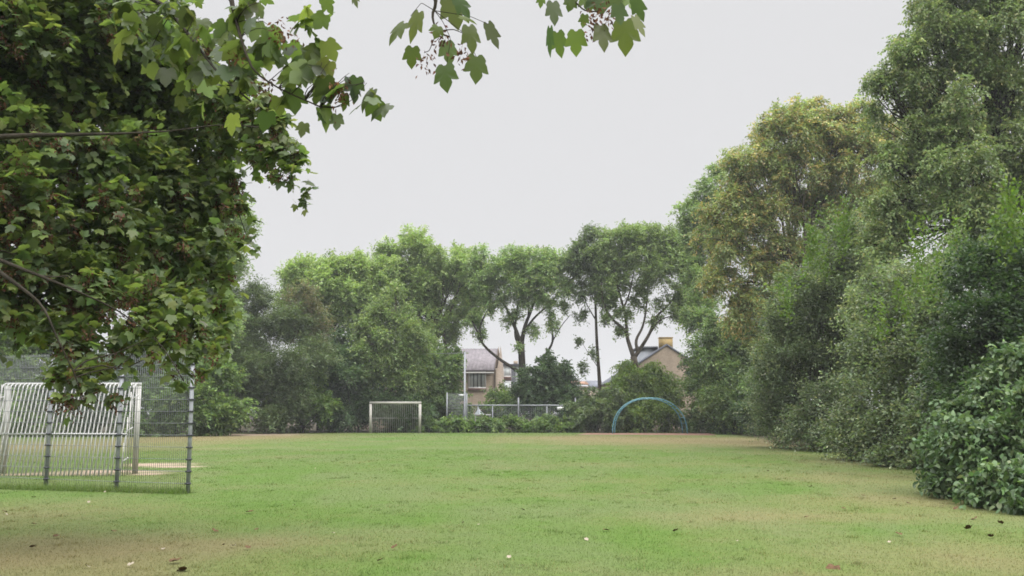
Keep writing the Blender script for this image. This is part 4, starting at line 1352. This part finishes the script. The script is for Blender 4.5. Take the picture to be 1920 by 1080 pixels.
bush('hazel_shrub', 'nearest bush with large grey green leaves spilling onto the grass at the corner', 'shrub',
     [B(1860, 850, 15.5, 90), B(1790, 850, 16.5, 66), B(1920, 790, 15.5, 90), B(1870, 910, 14.2, 56), B(1930, 900, 13.8, 60), B(1770, 900, 16, 40), B(1800, 790, 17, 56), B(1870, 740, 17, 70), B(1930, 690, 17, 60), B(1745, 880, 16.6, 26), B(1910, 945, 13.4, 24), B(1820, 925, 14.8, 30), B(1990, 820, 15, 110), B(1990, 930, 13.5, 60)],
     'shrubs along the right border', cols=HAZEL, lai=3.3, leaf=0.098, wr=0.68, per=10, slen=0.5, sub=18, subr=(0.2, 0.4), droop=0.5, hang=0.45, shape='ovate', mat='gloss', r0=0.05)

# ------------------------------------------------------------------ fallen leaves
def fallen():
    tv, tf = SHAPES['maple']
    src = {}
    for kind, mt in (('brown', solid('brown_leaf', (0.10, 0.062, 0.036), 0.95, var=0.3, scale=20, spec=0.05)), ('pale', solid('pale_leaf', (0.29, 0.25, 0.19), 0.95, var=0.2, scale=20, spec=0.1))):
        v = tv.copy()
        v[:, 2] = 0.35 * np.abs(v[:, 1]) + 0.3 * np.maximum(0, v[:, 0] - 0.5) + 0.04 * np.sin(9 * v[:, 0])
        me = raw_mesh('fallen_leaf', v * 0.11, tf)
        me.materials.append(mt)
        src[kind] = me
    spots = [(1565, 1066, 'brown', 1.7), (1668, 1021, 'pale', 0.8), (436, 1027, 'pale', 1.2), (466, 1032, 'brown', 0.9), (419, 1026, 'pale', .7), (464, 963, 'brown', 1.4), (404, 997, 'brown', 1.1),
             (320, 1058, 'brown', 1.5), (242, 1065, 'pale', 1.2), (165, 1067, 'pale', 1.1), (165, 945, 'pale', .9), (171, 952, 'pale', .8), (62, 934, 'brown', 1), (195, 925, 'pale', .8), (306, 1032, 'pale', .8),
             (12, 963, 'brown', 1), (12, 968, 'pale', .8), (943, 889, 'pale', .7), (1090, 878, 'brown', 1.2), (980, 957, 'brown', .8), (866, 984, 'pale', .9), (897, 987, 'pale', .7), (737, 1032, 'brown', 1),
             (1097, 1013, 'pale', 1.1), (1133, 997, 'brown', 1.1), (1207, 927, 'brown', 1.1), (1264, 1000, 'brown', .9), (1522, 914, 'brown', 1), (1509, 973, 'brown', .9), (1621, 932, 'brown', .9), (1579, 956, 'brown', .9),
             (1688, 1006, 'brown', 1.1), (1816, 995, 'brown', 1.4), (1830, 975, 'brown', 1.2), (1700, 945, 'brown', 1), (1680, 938, 'brown', .9), (1765, 952, 'brown', 1.1), (1790, 958, 'brown', 1), (1376, 916, 'brown', 1.1),
             (1383, 1018, 'pale', .7), (956, 1050, 'pale', .9), (976, 1065, 'pale', .8), (710, 1056, 'brown', .9), (590, 880, 'pale', .9), (508, 873, 'pale', .8), (424, 920, 'pale', .8), (550, 950, 'pale', .9), (626, 1003, 'pale', .9),
             (390, 960, 'pale', .6), (480, 997, 'brown', .8), (1860, 1010, 'brown', 1), (1880, 985, 'brown', 1), (1440, 885, 'brown', .9), (350, 1072, 'brown', 1.4), (100, 1010, 'brown', 1), (55, 1030, 'brown', 1), (215, 1000, 'brown', 1), (130, 975, 'pale', .7), (60, 985, 'brown', .9)]
    lab = {'brown': 'curled brown fallen leaf lying on the lawn', 'pale': 'small bleached fallen leaf lying on the lawn'}
    grp = {'brown': 'brown fallen leaves on the lawn', 'pale': 'bleached fallen leaves on the lawn'}
    for (px, py, kind, s) in spots:
        p = gp(px, py)
        o = bpy.data.objects.new('fallen_leaf', src[kind])
        COL.objects.link(o)
        o.location = (p[0], p[1], 0.022)
        o.rotation_euler = (rng.normal() * 0.25, rng.normal() * 0.25, rng.uniform(0, 6.28))
        o.scale = [s * (0.6 if kind == 'brown' else 0.42)] * 3
        tag(o, lab[kind], 'leaf', grp[kind])


fallen()

# ------------------------------------------------------------------ damp air
HAZE = 0.0006
if HAZE:
    hm, hnt, hout = nodes_of('damp_air')
    pv = hnt.nodes.new('ShaderNodeVolumePrincipled')
    pv.inputs['Color'].default_value = (0.93, 0.95, 0.97, 1)
    pv.inputs['Density'].default_value = HAZE
    pv.inputs['Anisotropy'].default_value = 0.2
    hnt.links.new(pv.outputs['Volume'], hout.inputs['Volume'])
    m = MB()
    m.span((-530, -510, -1.0), (530, 775, 24.0))
    tag(m.build('haze', hm), 'thin pale haze in the damp air', kind='stuff')

# ------------------------------------------------------------------ light
SUN_EL, SUN_AZ = math.radians(50), math.radians(128)        # azimuth measured from +y towards +x
w = bpy.data.worlds.new('World')
sc.world = w
w.use_nodes = True
nt = w.node_tree
nt.nodes.clear()
N, L = nt.nodes, nt.links
wo = N.new('ShaderNodeOutputWorld')
sky = N.new('ShaderNodeTexSky')
sky.sky_type = 'NISHITA'
sky.sun_disc = False
sky.sun_elevation = SUN_EL
sky.sun_rotation = SUN_AZ
sky.air_density = 1.0
sky.dust_density = 4.0
bgs = N.new('ShaderNodeBackground')
bgs.inputs['Strength'].default_value = 0.05
hs = N.new('ShaderNodeHueSaturation')
hs.inputs['Saturation'].default_value = 0.15
L.new(sky.outputs['Color'], hs.inputs['Color'])
L.new(hs.outputs['Color'], bgs.inputs['Color'])
# the closed cloud layer: even white near the horizon, brighter overhead as an overcast sky is
tc = N.new('ShaderNodeTexCoord')
sx = N.new('ShaderNodeSeparateXYZ')
L.new(tc.outputs['Generated'], sx.inputs['Vector'])
rp = N.new('ShaderNodeValToRGB')
rp.color_ramp.interpolation = 'EASE'
rp.color_ramp.elements[0].position = 0.44
rp.color_ramp.elements[0].color = (0.602, 0.602, 0.613, 1)
rp.color_ramp.elements[1].position = 0.85
rp.color_ramp.elements[1].color = (4.0, 4.0, 4.1, 1)
L.new(sx.outputs['Z'], rp.inputs['Fac'])
bgc = N.new('ShaderNodeBackground')
L.new(rp.outputs['Color'], bgc.inputs['Color'])
bgc.inputs['Strength'].default_value = 1.0
mx = N.new('ShaderNodeMixShader')
mx.inputs['Fac'].default_value = 0.96
L.new(bgs.outputs['Background'], mx.inputs[1])
L.new(bgc.outputs['Background'], mx.inputs[2])
L.new(mx.outputs['Shader'], wo.inputs['Surface'])

sd = bpy.data.lights.new('sun', 'SUN')
so = bpy.data.objects.new('sun', sd)
COL.objects.link(so)
sd.energy = 1.5
sd.angle = math.radians(25)
sd.color = (1.0, 0.97, 0.92)
from mathutils import Vector
dv = Vector((math.sin(SUN_AZ) * math.cos(SUN_EL), math.cos(SUN_AZ) * math.cos(SUN_EL), math.sin(SUN_EL)))
so.rotation_euler = dv.to_track_quat('Z', 'Y').to_euler()
so.location = (40, -20, 60)

# ------------------------------------------------------------------ render
sc.view_settings.view_transform = 'Standard'
sc.view_settings.look = 'None'
sc.view_settings.exposure = 0.35
sc.view_settings.gamma = 1.0
sc.render.film_transparent = False
c = sc.cycles
c.max_bounces = 12
c.diffuse_bounces = 9
c.glossy_bounces = 2
c.transmission_bounces = 8
c.use_denoising = True
c.denoiser = 'OPENIMAGEDENOISE'
c.use_adaptive_sampling = True
c.adaptive_threshold = 0.015
c.filter_width = 1.7
c.sample_clamp_indirect = 6.0
sc.render.use_persistent_data = False
